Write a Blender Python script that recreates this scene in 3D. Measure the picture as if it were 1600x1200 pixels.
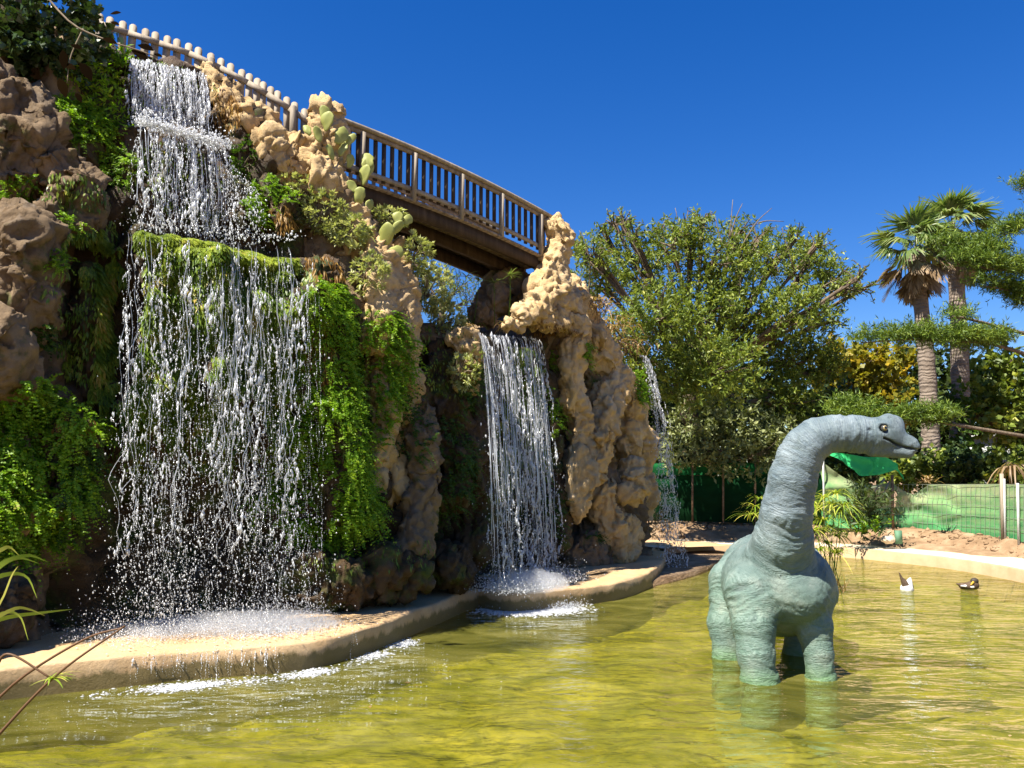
import bpy, math, random
import numpy as np
from mathutils import Vector
from mathutils.bvhtree import BVHTree

for _o in list(bpy.data.objects): bpy.data.objects.remove(_o)
scene = bpy.context.scene
PI = math.pi
rng = np.random.default_rng(7)
random.seed(7)

# ------------------------------------------------------------------ camera
FPX = 1280.0; PITCH = math.atan(140/1280); EYE = 2.5
cam_data = bpy.data.cameras.new('camera'); cam = bpy.data.objects.new('camera', cam_data)
scene.collection.objects.link(cam); scene.camera = cam
cam.location = (0, 0, EYE); cam.rotation_euler = (PI/2 + PITCH, 0, 0)
cam_data.sensor_width = 36; cam_data.lens = 36*FPX/1600
cam_data.clip_start = 0.05; cam_data.clip_end = 3000

# ------------------------------------------------------------------ sky and sun
SUN_EL = math.radians(58); SUN_AZ = math.atan2(-0.75, -0.66)      # from +Y towards +X
sun_dir = Vector((math.sin(SUN_AZ)*math.cos(SUN_EL), math.cos(SUN_AZ)*math.cos(SUN_EL), math.sin(SUN_EL)))
world = bpy.data.worlds.new('World'); scene.world = world; world.use_nodes = True
wn = world.node_tree.nodes; wl = world.node_tree.links; wn.clear()
w_out = wn.new('ShaderNodeOutputWorld'); w_bg = wn.new('ShaderNodeBackground')
w_sky = wn.new('ShaderNodeTexSky'); w_sky.sky_type = 'NISHITA'; w_sky.sun_disc = False
w_sky.sun_elevation = SUN_EL; w_sky.sun_rotation = SUN_AZ
w_sky.altitude = 0; w_sky.air_density = 1.0; w_sky.dust_density = 0.3; w_sky.ozone_density = 5.0
w_hsv = wn.new('ShaderNodeHueSaturation'); w_hsv.inputs['Saturation'].default_value = 1.35; w_hsv.inputs['Value'].default_value = 1.2
w_hsv.inputs['Hue'].default_value = 0.515
wl.new(w_sky.outputs[0], w_hsv.inputs['Color']); wl.new(w_hsv.outputs[0], w_bg.inputs['Color'])
w_bg.inputs['Strength'].default_value = 0.05
wl.new(w_bg.outputs[0], w_out.inputs['Surface'])
sl = bpy.data.lights.new('sun', 'SUN'); sl.energy = 5.0; sl.angle = math.radians(0.53); sl.color = (1.0, 0.94, 0.84)
sun = bpy.data.objects.new('sun', sl); scene.collection.objects.link(sun)
sun.rotation_euler = sun_dir.to_track_quat('Z', 'Y').to_euler(); sun.location = (-12, -8, 25)
vs = scene.view_settings
vs.view_transform = 'Standard'; vs.look = 'None'; vs.exposure = 1.45; vs.gamma = 1.0; vs.use_curve_mapping = False
scene.cycles.max_bounces = 7; scene.cycles.transparent_max_bounces = 12
scene.cycles.diffuse_bounces = 3; scene.cycles.glossy_bounces = 3
scene.cycles.caustics_reflective = False; scene.cycles.caustics_refractive = False
scene.cycles.use_denoising = True; scene.cycles.volume_bounces = 3

# ------------------------------------------------------------------ geometry helpers
CP, SP = math.cos(PITCH), math.sin(PITCH)
def at(px, py, Y):
    dx = (px-800)/FPX; dy = (600-py)/FPX
    t = Y/(CP - dy*SP)
    return np.array((dx*t, Y, EYE + (SP + dy*CP)*t))
def mpp(Y): return Y/FPX                      # metres per photo pixel at a distance
def on(px, py, z=0.0):
    dx = (px-800)/FPX; dy = (600-py)/FPX
    t = (z-EYE)/(SP + dy*CP)
    return np.array((dx*t, (CP - dy*SP)*t, z))
def unit(v):
    v = np.asarray(v, float); return v/np.maximum(np.linalg.norm(v, axis=-1, keepdims=True), 1e-9)

_perm = np.random.default_rng(3).permutation(256); _perm = np.concatenate([_perm, _perm, _perm])
_grad = unit(np.random.default_rng(4).normal(size=(256, 3))).astype(np.float32)
def perlin(P):
    P = np.asarray(P, np.float32); i = np.floor(P).astype(np.int64); f = P - i; i &= 255
    u = f*f*f*(f*(f*6-15)+10); out = 0
    for cx in (0, 1):
        wx = u[..., 0] if cx else 1-u[..., 0]; px = _perm[i[..., 0]+cx]
        for cy in (0, 1):
            wy = u[..., 1] if cy else 1-u[..., 1]; py = _perm[px+i[..., 1]+cy]
            for cz in (0, 1):
                wz = u[..., 2] if cz else 1-u[..., 2]
                g = _grad[_perm[py+i[..., 2]+cz]]
                d = g[..., 0]*(f[..., 0]-cx) + g[..., 1]*(f[..., 1]-cy) + g[..., 2]*(f[..., 2]-cz)
                out = out + wx*wy*wz*d
    return out*1.6
def fbm(P, o=4, g=0.5, lac=2.03):
    a = 1; s = 0; P = np.asarray(P)
    for k in range(o): s = s + a*perlin(P + 17.3*k); P = P*lac; a *= g
    return s
def billow(P, o=4, g=0.5):
    a = 1; s = 0; P = np.asarray(P)
    for k in range(o): s = s + a*(np.abs(perlin(P + 31.7*k))*2-0.5); P = P*2.07; a *= g
    return s

def ridged(P, o=3, g=0.5):
    a = 1; s = 0; P = np.asarray(P)
    for k in range(o): s = s + a*(.5-2*np.abs(perlin(P + 31.7*k))); P = P*2.1; a *= g
    return s
def worley(P):
    """nearest cell: F1, F2, random number, random direction and offset from its centre"""
    P = np.asarray(P, np.float64); i0 = np.floor(P).astype(np.int64); F1 = np.full(len(P), 9.); F2 = F1.copy(); rid = np.zeros(len(P), int); off = np.zeros_like(P)
    for dx in (-1, 0, 1):
        for dy in (-1, 0, 1):
            for dz in (-1, 0, 1):
                c = i0+(dx, dy, dz); hsh = _perm[(_perm[(_perm[c[:, 0] & 255]+c[:, 1]) & 255]+c[:, 2]) & 255]
                q = P-(c+.5+.45*_grad[hsh]); d = np.linalg.norm(q, axis=1); nw = d < F1
                F2 = np.where(nw, F1, np.minimum(F2, d)); off[nw] = q[nw]; rid = np.where(nw, hsh, rid); F1 = np.where(nw, d, F1)
    return F1, F2, _perm[rid+37]/255., _grad[_perm[rid+91]], off
def blocks(P, amp):
    """broken-block relief: every cell a tilted face, a crease between cells"""
    F1, F2, r, nd, off = worley(P)
    return amp*((r-.5)*.7 + .75*(nd*off).sum(1)*1.4 - .15*np.exp(-((F2-F1)/.09)**2))

COL = scene.collection
def mesh(name, V, F, smooth=False, attrs=None):
    V = np.ascontiguousarray(V, np.float32).reshape(-1, 3); me = bpy.data.meshes.new(name)
    if isinstance(F, np.ndarray): Fs = [F]
    else: Fs = [np.asarray(f) for f in F if len(f)]
    me.vertices.add(len(V)); me.vertices.foreach_set('co', V.ravel())
    nl = sum(f.size for f in Fs); npoly = sum(len(f) for f in Fs)
    me.loops.add(nl); me.loops.foreach_set('vertex_index', np.concatenate([f.ravel() for f in Fs]).astype(np.int32))
    tot = np.concatenate([np.full(len(f), f.shape[1]) for f in Fs]).astype(np.int32)
    st = np.concatenate([[0], np.cumsum(tot)[:-1]]).astype(np.int32)
    me.polygons.add(npoly); me.polygons.foreach_set('loop_start', st)
    try: me.polygons.foreach_set('loop_total', tot)
    except Exception: pass
    if smooth: me.polygons.foreach_set('use_smooth', np.ones(npoly, bool))
    for k, a in (attrs or {}).items():
        at_ = me.attributes.new(k, 'FLOAT', 'POINT'); at_.data.foreach_set('value', np.asarray(a, np.float32))
    me.update(calc_edges=True); me.validate(); return me
def link(name, me, mat=None, parent=None, loc=None):
    o = bpy.data.objects.new(name, me); COL.objects.link(o)
    if mat is not None and me is not None and len(me.materials) == 0: me.materials.append(mat)
    if parent is not None: o.parent = parent
    if loc is not None: o.location = loc
    return o
def obj(name, V, F, mat, parent=None, smooth=False, attrs=None):
    return link(name, mesh(name, V, F, smooth, attrs), mat, parent)
def tag(o, label=None, cat=None, group=None, kind=None):
    if label: o['label'] = label
    if cat: o['category'] = cat
    if group: o['group'] = group
    if kind: o['kind'] = kind
    return o
def empty(name, label, cat, group=None, kind=None, loc=(0, 0, 0)):
    o = bpy.data.objects.new(name, None); COL.objects.link(o); o.location = loc; o.empty_display_size = .2
    return tag(o, label, cat, group, kind)

class MB:                                     # collects boxes, tubes, polygons into one mesh
    def __init__(s): s.V = []; s.Q = []; s.T = []; s.n = 0; s.A = []
    def add(s, V, Q=None, T=None, a=0.0):
        V = np.asarray(V, float).reshape(-1, 3)
        if Q is not None and len(Q): s.Q.append(np.asarray(Q, int)+s.n)
        if T is not None and len(T): s.T.append(np.asarray(T, int)+s.n)
        s.V.append(V); s.n += len(V); s.A.append(np.full(len(V), a))
    def box(s, c, half, R=None, taper=1.0):
        sg = np.array([(x, y, z) for z in (-1, 1) for y in (-1, 1) for x in (-1, 1)], float)*half
        sg[4:, :2] *= taper
        if R is not None: sg = sg @ np.asarray(R).T
        s.add(sg + np.asarray(c), [(0, 2, 3, 1), (4, 5, 7, 6), (0, 1, 5, 4), (2, 6, 7, 3), (0, 4, 6, 2), (1, 3, 7, 5)])
    def beam(s, a, b, w, h, up=(0, 0, 1)):
        a = np.asarray(a, float); b = np.asarray(b, float); d = unit(b-a)
        sd = unit(np.cross(d, up)); u = np.cross(sd, d); V = []
        for p in (a, b):
            for x, y in ((-w, -h), (w, -h), (w, h), (-w, h)): V.append(p + sd*x/2 + u*y/2)
        s.add(V, [(0, 3, 2, 1), (4, 5, 6, 7), (0, 1, 5, 4), (1, 2, 6, 5), (2, 3, 7, 6), (3, 0, 4, 7)])
    def tube(s, pts, radii, n=6, cap=True, a=0.0):
        V, Q, T = tube(pts, radii, n, cap); s.add(V, Q, T, a)
    def build(s, name, mat, parent=None, smooth=False):
        return obj(name, np.concatenate(s.V), [q for q in (np.concatenate(s.Q) if s.Q else [], np.concatenate(s.T) if s.T else []) if len(q)],
                   mat, parent, smooth, {'rnd': np.concatenate(s.A)})
def frames(P):
    P = np.asarray(P, float); T = np.gradient(P, axis=0); T = unit(T)
    ref = np.array((0.31, 0.95, 0.05)) if abs(T[0] @ np.array((0.31, 0.95, 0.05))) < .9 else np.array((1., 0, 0))
    U = []; u = ref
    for t in T:
        u = u - t*(u @ t); u = u/max(np.linalg.norm(u), 1e-9); U.append(u)
    U = np.array(U); return T, U, np.cross(T, U)
def tube(pts, radii, n=6, cap=True):
    P = np.asarray(pts, float); R = np.broadcast_to(np.asarray(radii, float), (len(P),))
    T, U, B = frames(P); th = np.arange(n)*2*PI/n
    V = P[:, None] + R[:, None, None]*(np.cos(th)[None, :, None]*U[:, None] + np.sin(th)[None, :, None]*B[:, None])
    V = V.reshape(-1, 3); m = len(P); i = np.arange(m-1)[:, None]*n; j = np.arange(n)[None]; k = (j+1) % n
    Q = np.stack([i+j, i+k, i+n+k, i+n+j], -1).reshape(-1, 4); Tt = []
    if cap:
        V = np.concatenate([V, P[:1], P[-1:]]); a = len(V)-2
        Tt = [(a, (x+1) % n, x) for x in range(n)] + [(a+1, (m-1)*n+x, (m-1)*n+(x+1) % n) for x in range(n)]
    return V, Q, Tt
def spline(P, n):
    P = np.asarray(P, float)
    if len(P) == 2: return P[0] + (P[1]-P[0])*np.linspace(0, 1, n)[:, None]
    E = np.concatenate([[2*P[0]-P[1]], P, [2*P[-1]-P[-2]]]); t = np.linspace(0, len(P)-1-1e-6, n)
    i = t.astype(int); f = (t-i)[:, None]; a, b, c, d = E[i], E[i+1], E[i+2], E[i+3]
    return 0.5*(2*b + (c-a)*f + (2*a-5*b+4*c-d)*f*f + (3*b-a-3*c+d)*f**3)

def surface_nets(f, xs, ys, zs):              # f<0 inside; rectilinear grid
    nx, ny, nz = f.shape; ins = f < 0
    cnt = np.zeros((nx-1, ny-1, nz-1), np.float32); S = np.zeros((nx-1, ny-1, nz-1, 3), np.float32)
    G = [xs.astype(np.float32), ys.astype(np.float32), zs.astype(np.float32)]; cross = []
    for ax in range(3):
        lo = [slice(None)]*3; hi = [slice(None)]*3; lo[ax] = slice(None, -1); hi[ax] = slice(1, None)
        a = f[tuple(lo)]; b = f[tuple(hi)]; c = ins[tuple(lo)] != ins[tuple(hi)]; cross.append((c, ins[tuple(lo)]))
        I = np.argwhere(c); t = a[c]/(a[c]-b[c]); p = np.stack([G[k][I[:, k]] for k in range(3)], 1)
        p[:, ax] += t*(G[ax][I[:, ax]+1]-G[ax][I[:, ax]]); o = [k for k in range(3) if k != ax]
        for d0 in (0, 1):
            for d1 in (0, 1):
                J = I.copy(); J[:, o[0]] -= d0; J[:, o[1]] -= d1
                ok = (J >= 0).all(1) & (J[:, 0] < nx-1) & (J[:, 1] < ny-1) & (J[:, 2] < nz-1)
                J = J[ok]; np.add.at(cnt, tuple(J.T), 1); np.add.at(S, tuple(J.T), p[ok])
    act = cnt > 0; idx = np.full(cnt.shape, -1); idx[act] = np.arange(act.sum()); V = S[act]/cnt[act][:, None]; Q = []
    for ax in range(3):
        c, il = cross[ax]; o = [(1, 2), (2, 0), (0, 1)][ax]; I = np.argwhere(c)
        ok = (I[:, o[0]] > 0) & (I[:, o[1]] > 0) & (I[:, o[0]] < f.shape[o[0]]-1) & (I[:, o[1]] < f.shape[o[1]]-1)
        I = I[ok]; fl = il[tuple(I.T)]; q = []
        for d0, d1 in ((1, 1), (0, 1), (0, 0), (1, 0)):
            J = I.copy(); J[:, o[0]] -= d0; J[:, o[1]] -= d1; q.append(idx[tuple(J.T)])
        q = np.stack(q, 1); q[~fl] = q[~fl][:, ::-1]; Q.append(q)
    return V, np.concatenate(Q)
def sd_cone(P, a, b, ra, rb):
    a = np.asarray(a, np.float32); b = np.asarray(b, np.float32); ab = b-a
    t = np.clip((P-a) @ ab/max(float(ab @ ab), 1e-9), 0, 1).astype(np.float32)
    return np.linalg.norm(P-a-t[..., None]*ab, axis=-1) - (ra + (rb-ra)*t), t
def sd_ell(P, c, r, R=None):
    q = P-np.asarray(c, np.float32)
    if R is not None: q = q @ np.asarray(R, np.float32)
    r = np.asarray(r, np.float32); k0 = np.linalg.norm(q/r, axis=-1); k1 = np.linalg.norm(q/(r*r), axis=-1)
    return k0*(k0-1)/np.maximum(k1, 1e-6)
def smin(a, b, k):
    h = np.clip(.5+.5*(b-a)/k, 0, 1); return b + (a-b)*h - k*h*(1-h)
def vnormals(V, F):
    N = np.zeros_like(V, dtype=float)
    for f in ([F] if isinstance(F, np.ndarray) else F):
        f = np.asarray(f); n = np.cross(V[f[:, 2]]-V[f[:, 0]], V[f[:, -1]]-V[f[:, 1]] if f.shape[1] == 4 else V[f[:, 1]]-V[f[:, 0]])
        if f.shape[1] == 3: n = -n
        for k in range(f.shape[1]): np.add.at(N, f[:, k], n)
    return unit(N)

# ------------------------------------------------------------------ materials
def new_mat(name):
    m = bpy.data.materials.new(name); m.use_nodes = True; nt = m.node_tree; nt.nodes.clear()
    return m, nt.nodes, nt.links
def node(N, t, **kw):
    n = N.new(t)
    for k, v in kw.items():
        if hasattr(n, k) and k not in n.inputs: setattr(n, k, v)
        else: n.inputs[k].default_value = v
    return n
def ramp(N, L, fac, stops, interp='LINEAR'):
    r = N.new('ShaderNodeValToRGB'); e = r.color_ramp.elements; r.color_ramp.interpolation = interp
    while len(e) < len(stops): e.new(0.5)
    for el, (p, c) in zip(e, stops): el.position = p; el.color = (*c, 1) if len(c) == 3 else c
    L.new(fac, r.inputs[0]); return r.outputs[0]
def mixc(N, L, fac, a, b, mode='MIX'):
    m = N.new('ShaderNodeMix'); m.data_type = 'RGBA'; m.blend_type = mode
    for s, v in ((m.inputs[0], fac), (m.inputs[6], a), (m.inputs[7], b)):
        if hasattr(v, 'links'): L.new(v, s)
        else: s.default_value = v if isinstance(v, (int, float)) else (*v, 1)
    return m.outputs[2]
def noise(N, L, co, scale, detail=4, rough=.55, dist=0.0):
    n = node(N, 'ShaderNodeTexNoise', Scale=scale, Detail=detail, Roughness=rough, Distortion=dist)
    if co is not None: L.new(co, n.inputs['Vector'])
    return n.outputs['Fac']
def mapping(N, L, co, scale):
    m = N.new('ShaderNodeMapping'); m.inputs['Scale'].default_value = scale; L.new(co, m.inputs[0]); return m.outputs[0]
def bump(N, L, hgt, strength, dist=.02, nrm=None):
    b = node(N, 'ShaderNodeBump', Strength=strength, Distance=dist); L.new(hgt, b.inputs['Height'])
    if nrm is not None: L.new(nrm, b.inputs['Normal'])
    return b.outputs[0]
def finish(N, L, col, rough=.8, nrm=None, spec=.3, **kw):
    p = N.new('ShaderNodeBsdfPrincipled'); o = N.new('ShaderNodeOutputMaterial')
    if hasattr(col, 'links'): L.new(col, p.inputs['Base Color'])
    else: p.inputs['Base Color'].default_value = (*col, 1)
    if hasattr(rough, 'links'): L.new(rough, p.inputs['Roughness'])
    else: p.inputs['Roughness'].default_value = rough
    p.inputs['Specular IOR Level'].default_value = spec
    if nrm is not None: L.new(nrm, p.inputs['Normal'])
    for k, v in kw.items(): p.inputs[k].default_value = v
    L.new(p.outputs[0], o.inputs[0]); return p
def simple(name, stops, scale=6, detail=5, rough=.8, bs=.4, bscale=None, spec=.3, stretch=None, bdist=.02):
    m, N, L = new_mat(name); g = N.new('ShaderNodeNewGeometry').outputs['Position']
    if stretch: g = mapping(N, L, g, stretch)
    n = noise(N, L, g, scale, detail); c = ramp(N, L, n, stops)
    nb = noise(N, L, g, bscale or scale*4, 5, .65); finish(N, L, c, rough, bump(N, L, nb, bs, bdist), spec); return m
def leaf_mat(name, stops, trans=.35, rough=.5, spec=.3):
    m, N, L = new_mat(name); a = node(N, 'ShaderNodeAttribute', attribute_name='rnd')
    c = ramp(N, L, a.outputs['Fac'], stops)
    p = N.new('ShaderNodeBsdfPrincipled'); L.new(c, p.inputs['Base Color']); p.inputs['Roughness'].default_value = rough
    p.inputs['Specular IOR Level'].default_value = spec
    t = N.new('ShaderNodeBsdfTranslucent'); tc = mixc(N, L, 1.0, c, (1.25, 1.3, .55), 'MULTIPLY'); L.new(tc, t.inputs[0])
    x = N.new('ShaderNodeMixShader'); x.inputs[0].default_value = trans
    L.new(p.outputs[0], x.inputs[1]); L.new(t.outputs[0], x.inputs[2])
    o = N.new('ShaderNodeOutputMaterial'); L.new(x.outputs[0], o.inputs[0]); return m

def rock_mat(name, cols, moss=0.0, dark=0.35, rough=.85, bd=.055):
    m, N, L = new_mat(name); g = N.new('ShaderNodeNewGeometry').outputs['Position']
    n1 = noise(N, L, g, 1.1, 6, .6, .4); c = ramp(N, L, n1, [(.25, cols[0]), (.5, cols[1]), (.72, cols[2])])
    n2 = noise(N, L, g, 7, 8, .7); c = mixc(N, L, ramp(N, L, n2, [(.35, (0, 0, 0)), (.7, (1, 1, 1))]), c, mixc(N, L, .55, c, cols[2]))
    st = noise(N, L, mapping(N, L, g, (2.2, 2.2, .5)), 1.4, 5, .65)     # run-off stains
    c = mixc(N, L, ramp(N, L, st, [(.54, (0, 0, 0)), (.75, (dark,)*3)]), c, (.10, .062, .032))
    gy = noise(N, L, g, 2.3, 7, .7, .5); c = mixc(N, L, ramp(N, L, gy, [(.52, (0, 0, 0)), (.68, (.55, .55, .55))]), c, mixc(N, L, .6, c, (.20, .18, .155)))      # grey lichen
    if moss > 0:
        mo = noise(N, L, g, 1.7, 7, .7); mg = ramp(N, L, noise(N, L, g, 14, 4), [(.3, (.02, .035, .006)), (.7, (.09, .12, .015))])
        c = mixc(N, L, ramp(N, L, mo, [(.62-moss*.3, (0, 0, 0)), (.72-moss*.25, (1, 1, 1))]), c, mg)
    pits = node(N, 'ShaderNodeTexVoronoi', Scale=16.0); L.new(g, pits.inputs['Vector'])
    pr = ramp(N, L, pits.outputs['Distance'], [(.0, (0, 0, 0)), (.35, (1, 1, 1))])
    pit = noise(N, L, mapping(N, L, g, (1, 1, .7)), 9, 7, .75, .6); c = mixc(N, L, ramp(N, L, pit, [(.28, (.7, .7, .7)), (.38, (0, 0, 0))]), c, mixc(N, L, .7, c, (.08, .045, .02)))
    nb = noise(N, L, g, 7, 10, .78, .3); b1 = bump(N, L, nb, 1.0, bd); b2 = bump(N, L, pr, .25, bd*.35, b1)
    finish(N, L, c, rough, b2, .25); return m

M = {}
M['rock'] = rock_mat('sandstone', [(.34, .21, .085), (.50, .34, .155), (.62, .46, .25)], 0, .6)
M['rock_shaded'] = rock_mat('shade-dark weathered rock', [(.075, .05, .028), (.16, .108, .06), (.29, .205, .115)], .2)  # shade on the left rocks and clefts put into the stone colour
M['rock_wet_shaded'] = rock_mat('wet shade-dark rock', [(.02, .012, .006), (.045, .027, .011), (.10, .058, .022)], .35, .5, .5)  # dark from wetness and from shade put into the colour
M['ledge'] = rock_mat('ochre concrete', [(.40, .25, .12), (.50, .33, .165), (.58, .41, .23)], 0, .2, .5, .02)
_nt = M['ledge'].node_tree; _p = [n for n in _nt.nodes if n.type == 'BSDF_PRINCIPLED'][0]; _c = _p.inputs['Base Color'].links[0].from_socket   # algae and lime stain along the water line
_g = _nt.nodes.new('ShaderNodeNewGeometry').outputs['Position']; _s = _nt.nodes.new('ShaderNodeSeparateXYZ'); _nt.links.new(_g, _s.inputs[0])
_n = noise(_nt.nodes, _nt.links, mapping(_nt.nodes, _nt.links, _g, (1, 1, .4)), 5, 6, .7); _m = node(_nt.nodes, 'ShaderNodeMath'); _m.operation = 'MULTIPLY_ADD'; _nt.links.new(_n, _m.inputs[0]); _m.inputs[1].default_value = -.34; _nt.links.new(_s.outputs[2], _m.inputs[2])
_r = ramp(_nt.nodes, _nt.links, _m.outputs[0], [(0.0, (.85, .85, .85)), (.06, (.0, .0, .0))]); _nt.links.new(mixc(_nt.nodes, _nt.links, _r, _c, (.12, .095, .03)), _p.inputs['Base Color'])
M['rim'] = simple('cream concrete', [(.3, (.50, .40, .27)), (.7, (.66, .56, .42))], 2.5, 6, .8, .3)
M['rim_face'] = simple('ochre rim', [(.3, (.36, .24, .13)), (.7, (.46, .32, .19))], 2.5, 6, .8, .3)
M['dirt'] = simple('dry earth', [(.3, (.17, .105, .058)), (.5, (.25, .165, .095)), (.72, (.36, .26, .165))], 2.2, 8, .95, 1.0, 7, .1, bdist=.05)
M['wood'] = simple('weathered wood', [(.3, (.16, .12, .08)), (.55, (.26, .20, .14)), (.75, (.37, .30, .22))], 3, 7, .75, .5, 22, .2, (3, 3, .35))
M['wood_shaded'] = simple('shade-toned wood', [(.3, (.035, .023, .014)), (.6, (.07, .047, .029)), (.8, (.12, .085, .055))], 3, 7, .8, .5, 22, .2, (3, 3, .5))  # shade on front balusters and bridge underside put into the wood colour
M['wood_pale'] = simple('bleached and sunlit wood', [(.3, (.21, .17, .12)), (.6, (.31, .26, .195)), (.8, (.42, .36, .285))], 4, 7, .75, .4, 22, .2, (3, 3, .35))  # bleached fence wood; also sunlight toned into bridge posts and back balusters
M['bark'] = simple('grey bark', [(.3, (.08, .06, .04)), (.6, (.17, .13, .09)), (.8, (.26, .2, .15))], 3, 7, .9, .8, 9, .1, (3, 3, .7), .05)
M['twig'] = simple('pale twig', [(.3, (.10, .08, .05)), (.7, (.22, .17, .11))], 8, 3, .9, .2)
M['metal'] = simple('rusty post', [(.35, (.12, .07, .04)), (.65, (.26, .17, .10))], 9, 5, .7, .3)
M['galv'] = simple('galvanised post', [(.3, (.38, .38, .37)), (.7, (.52, .52, .5))], 9, 5, .45, .1, spec=.5)
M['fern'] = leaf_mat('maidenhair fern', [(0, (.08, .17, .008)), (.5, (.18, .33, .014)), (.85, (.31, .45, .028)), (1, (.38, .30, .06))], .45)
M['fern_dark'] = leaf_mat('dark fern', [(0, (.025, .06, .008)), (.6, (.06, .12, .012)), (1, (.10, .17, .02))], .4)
M['ivy'] = leaf_mat('ivy leaves', [(0, (.02, .04, .012)), (.6, (.045, .08, .025)), (1, (.10, .14, .05))], .2, .32, .5)
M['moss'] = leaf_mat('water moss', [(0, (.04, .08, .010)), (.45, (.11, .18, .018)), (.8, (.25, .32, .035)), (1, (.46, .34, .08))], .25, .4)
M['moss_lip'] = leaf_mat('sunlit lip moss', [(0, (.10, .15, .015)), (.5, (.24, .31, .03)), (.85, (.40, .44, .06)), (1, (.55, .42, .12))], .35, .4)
M['moss_orange'] = leaf_mat('dry orange moss', [(0, (.13, .06, .012)), (.6, (.30, .16, .03)), (1, (.40, .27, .06))], .3)
M['shrub'] = leaf_mat('pale shrub leaves', [(0, (.15, .18, .055)), (.4, (.31, .34, .14)), (.8, (.52, .53, .28)), (1, (.64, .62, .40))], .3)
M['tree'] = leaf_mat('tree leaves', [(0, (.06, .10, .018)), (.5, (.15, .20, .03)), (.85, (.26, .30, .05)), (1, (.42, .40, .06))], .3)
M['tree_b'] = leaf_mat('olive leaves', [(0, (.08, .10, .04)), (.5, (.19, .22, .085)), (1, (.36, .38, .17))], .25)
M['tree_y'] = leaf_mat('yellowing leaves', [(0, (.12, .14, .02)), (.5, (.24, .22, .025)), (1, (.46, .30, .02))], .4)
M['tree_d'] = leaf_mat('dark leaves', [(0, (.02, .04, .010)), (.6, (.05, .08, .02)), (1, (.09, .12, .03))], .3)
M['conifer'] = leaf_mat('cypress needles', [(0, (.035, .07, .012)), (.5, (.10, .16, .022)), (.85, (.21, .28, .035)), (1, (.28, .33, .05))], .25)
M['dry'] = leaf_mat('dry leaves', [(0, (.16, .085, .04)), (.5, (.30, .19, .09)), (1, (.46, .34, .18))], .3)
M['palm'] = leaf_mat('palm fan', [(0, (.07, .12, .03)), (.6, (.14, .20, .06)), (1, (.27, .30, .12))], .35, .4, .5)
M['palm_dry'] = leaf_mat('dead palm fan', [(0, (.14, .09, .045)), (.6, (.30, .21, .12)), (1, (.42, .32, .2))], .25)
M['papyrus'] = leaf_mat('papyrus', [(0, (.14, .24, .02)), (.5, (.32, .40, .05)), (1, (.60, .52, .12))], .4)
M['wire'] = simple('dull wire', [(.3, (.16, .18, .14)), (.7, (.25, .27, .22))], 9, 3, .6, .1)
M['dark_earth'] = simple('shaded earth', [(.3, (.10, .065, .035)), (.7, (.19, .125, .07))], 3, 7, .95, .8, 8, .1, bdist=.06)
M['leaf_backlit'] = leaf_mat('shade-toned brown leaves', [(0, (.005, .003, .0015)), (1, (.018, .010, .003))], .2, 1.0, .0)  # backlit shade put into the near-black leaf colour
M['cactus'] = leaf_mat('prickly pear', [(0, (.16, .20, .05)), (.5, (.33, .34, .09)), (1, (.48, .44, .17))], .08, .5)

# ------------------------------------------------------------------ pond, ground, rims
LEDGE = [on(*q)[:2] for q in [(0, 1095), (150, 1078), (300, 1062), (450, 1050), (550, 1028), (650, 990), (722, 958), (748, 950)]]
LEDGE2 = [on(*q)[:2] for q in [(748, 950), (800, 956), (870, 950), (960, 938), (1015, 918), (1038, 895), (1040, 880)]]
left = [np.array(p) for p in [(-8.6, 6.5), (-7.2, 8.3)]]
ledge_line = np.array(left + LEDGE + LEDGE2[1:])
far = [np.array(p) for p in [(4.5, 24.6), (5.9, 25.9), (7.8, 26.0), (9.77, 25.18), (11.0, 23.2), (11.58, 21.58), (11.75, 19.0), (11.3, 15), (10.4, 11)]]
near = [np.array(p) for p in [(8.6, 6.5), (6, 3.6), (0, 2.6), (-5, 3.2), (-8, 4.6)]]
def dense(P, n): return spline(np.c_[np.array(P), np.zeros(len(P))], n)[:, :2]
L1 = dense(ledge_line[:10], 90); L2 = dense(ledge_line[9:], 60); R1 = dense([ledge_line[-1]]+far, 90); N1 = dense([far[-1]]+near+[left[0]], 50)
outline = np.concatenate([L1, L2[1:], R1[1:], N1[1:-1]])
cen = np.array((2.0, 12.0))

m, N, L = new_mat('pond water'); M['water'] = m
g = N.new('ShaderNodeNewGeometry').outputs['Position']
w1 = noise(N, L, mapping(N, L, g, (.65, 1.35, 1)), 1.5, 2, .5, .8); w2 = noise(N, L, mapping(N, L, g, (.75, 1.5, 1)), 4.2, 2, .5, .6)
w3 = noise(N, L, mapping(N, L, g, (1.0, 1.6, 1)), 15.0, 2, .5, .3)
b = bump(N, L, w1, 1.0, .16); b = bump(N, L, w2, 1.0, .045, b); b = bump(N, L, w3, .8, .011, b)
fr = node(N, 'ShaderNodeFresnel', IOR=1.33); L.new(b, fr.inputs['Normal'])
gl = node(N, 'ShaderNodeBsdfGlossy', Roughness=.03); L.new(b, gl.inputs['Normal']); gl.inputs['Color'].default_value = (.95, .97, 1, 1)
tr = N.new('ShaderNodeBsdfTransparent'); tr.inputs[0].default_value = (.82, .82, .52, 1)
x = N.new('ShaderNodeMixShader'); L.new(fr.outputs[0], x.inputs[0]); L.new(tr.outputs[0], x.inputs[1]); L.new(gl.outputs[0], x.inputs[2])
tu = node(N, 'ShaderNodeBsdfDiffuse'); ta = noise(N, L, mapping(N, L, g, (1, 1.3, 1)), .9, 6, .62, .9); L.new(ramp(N, L, ta, [(.3, (.05, .056, .012)), (.46, (.14, .138, .024)), (.58, (.22, .205, .042)), (.7, (.34, .31, .085))]), tu.inputs[0])
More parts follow.
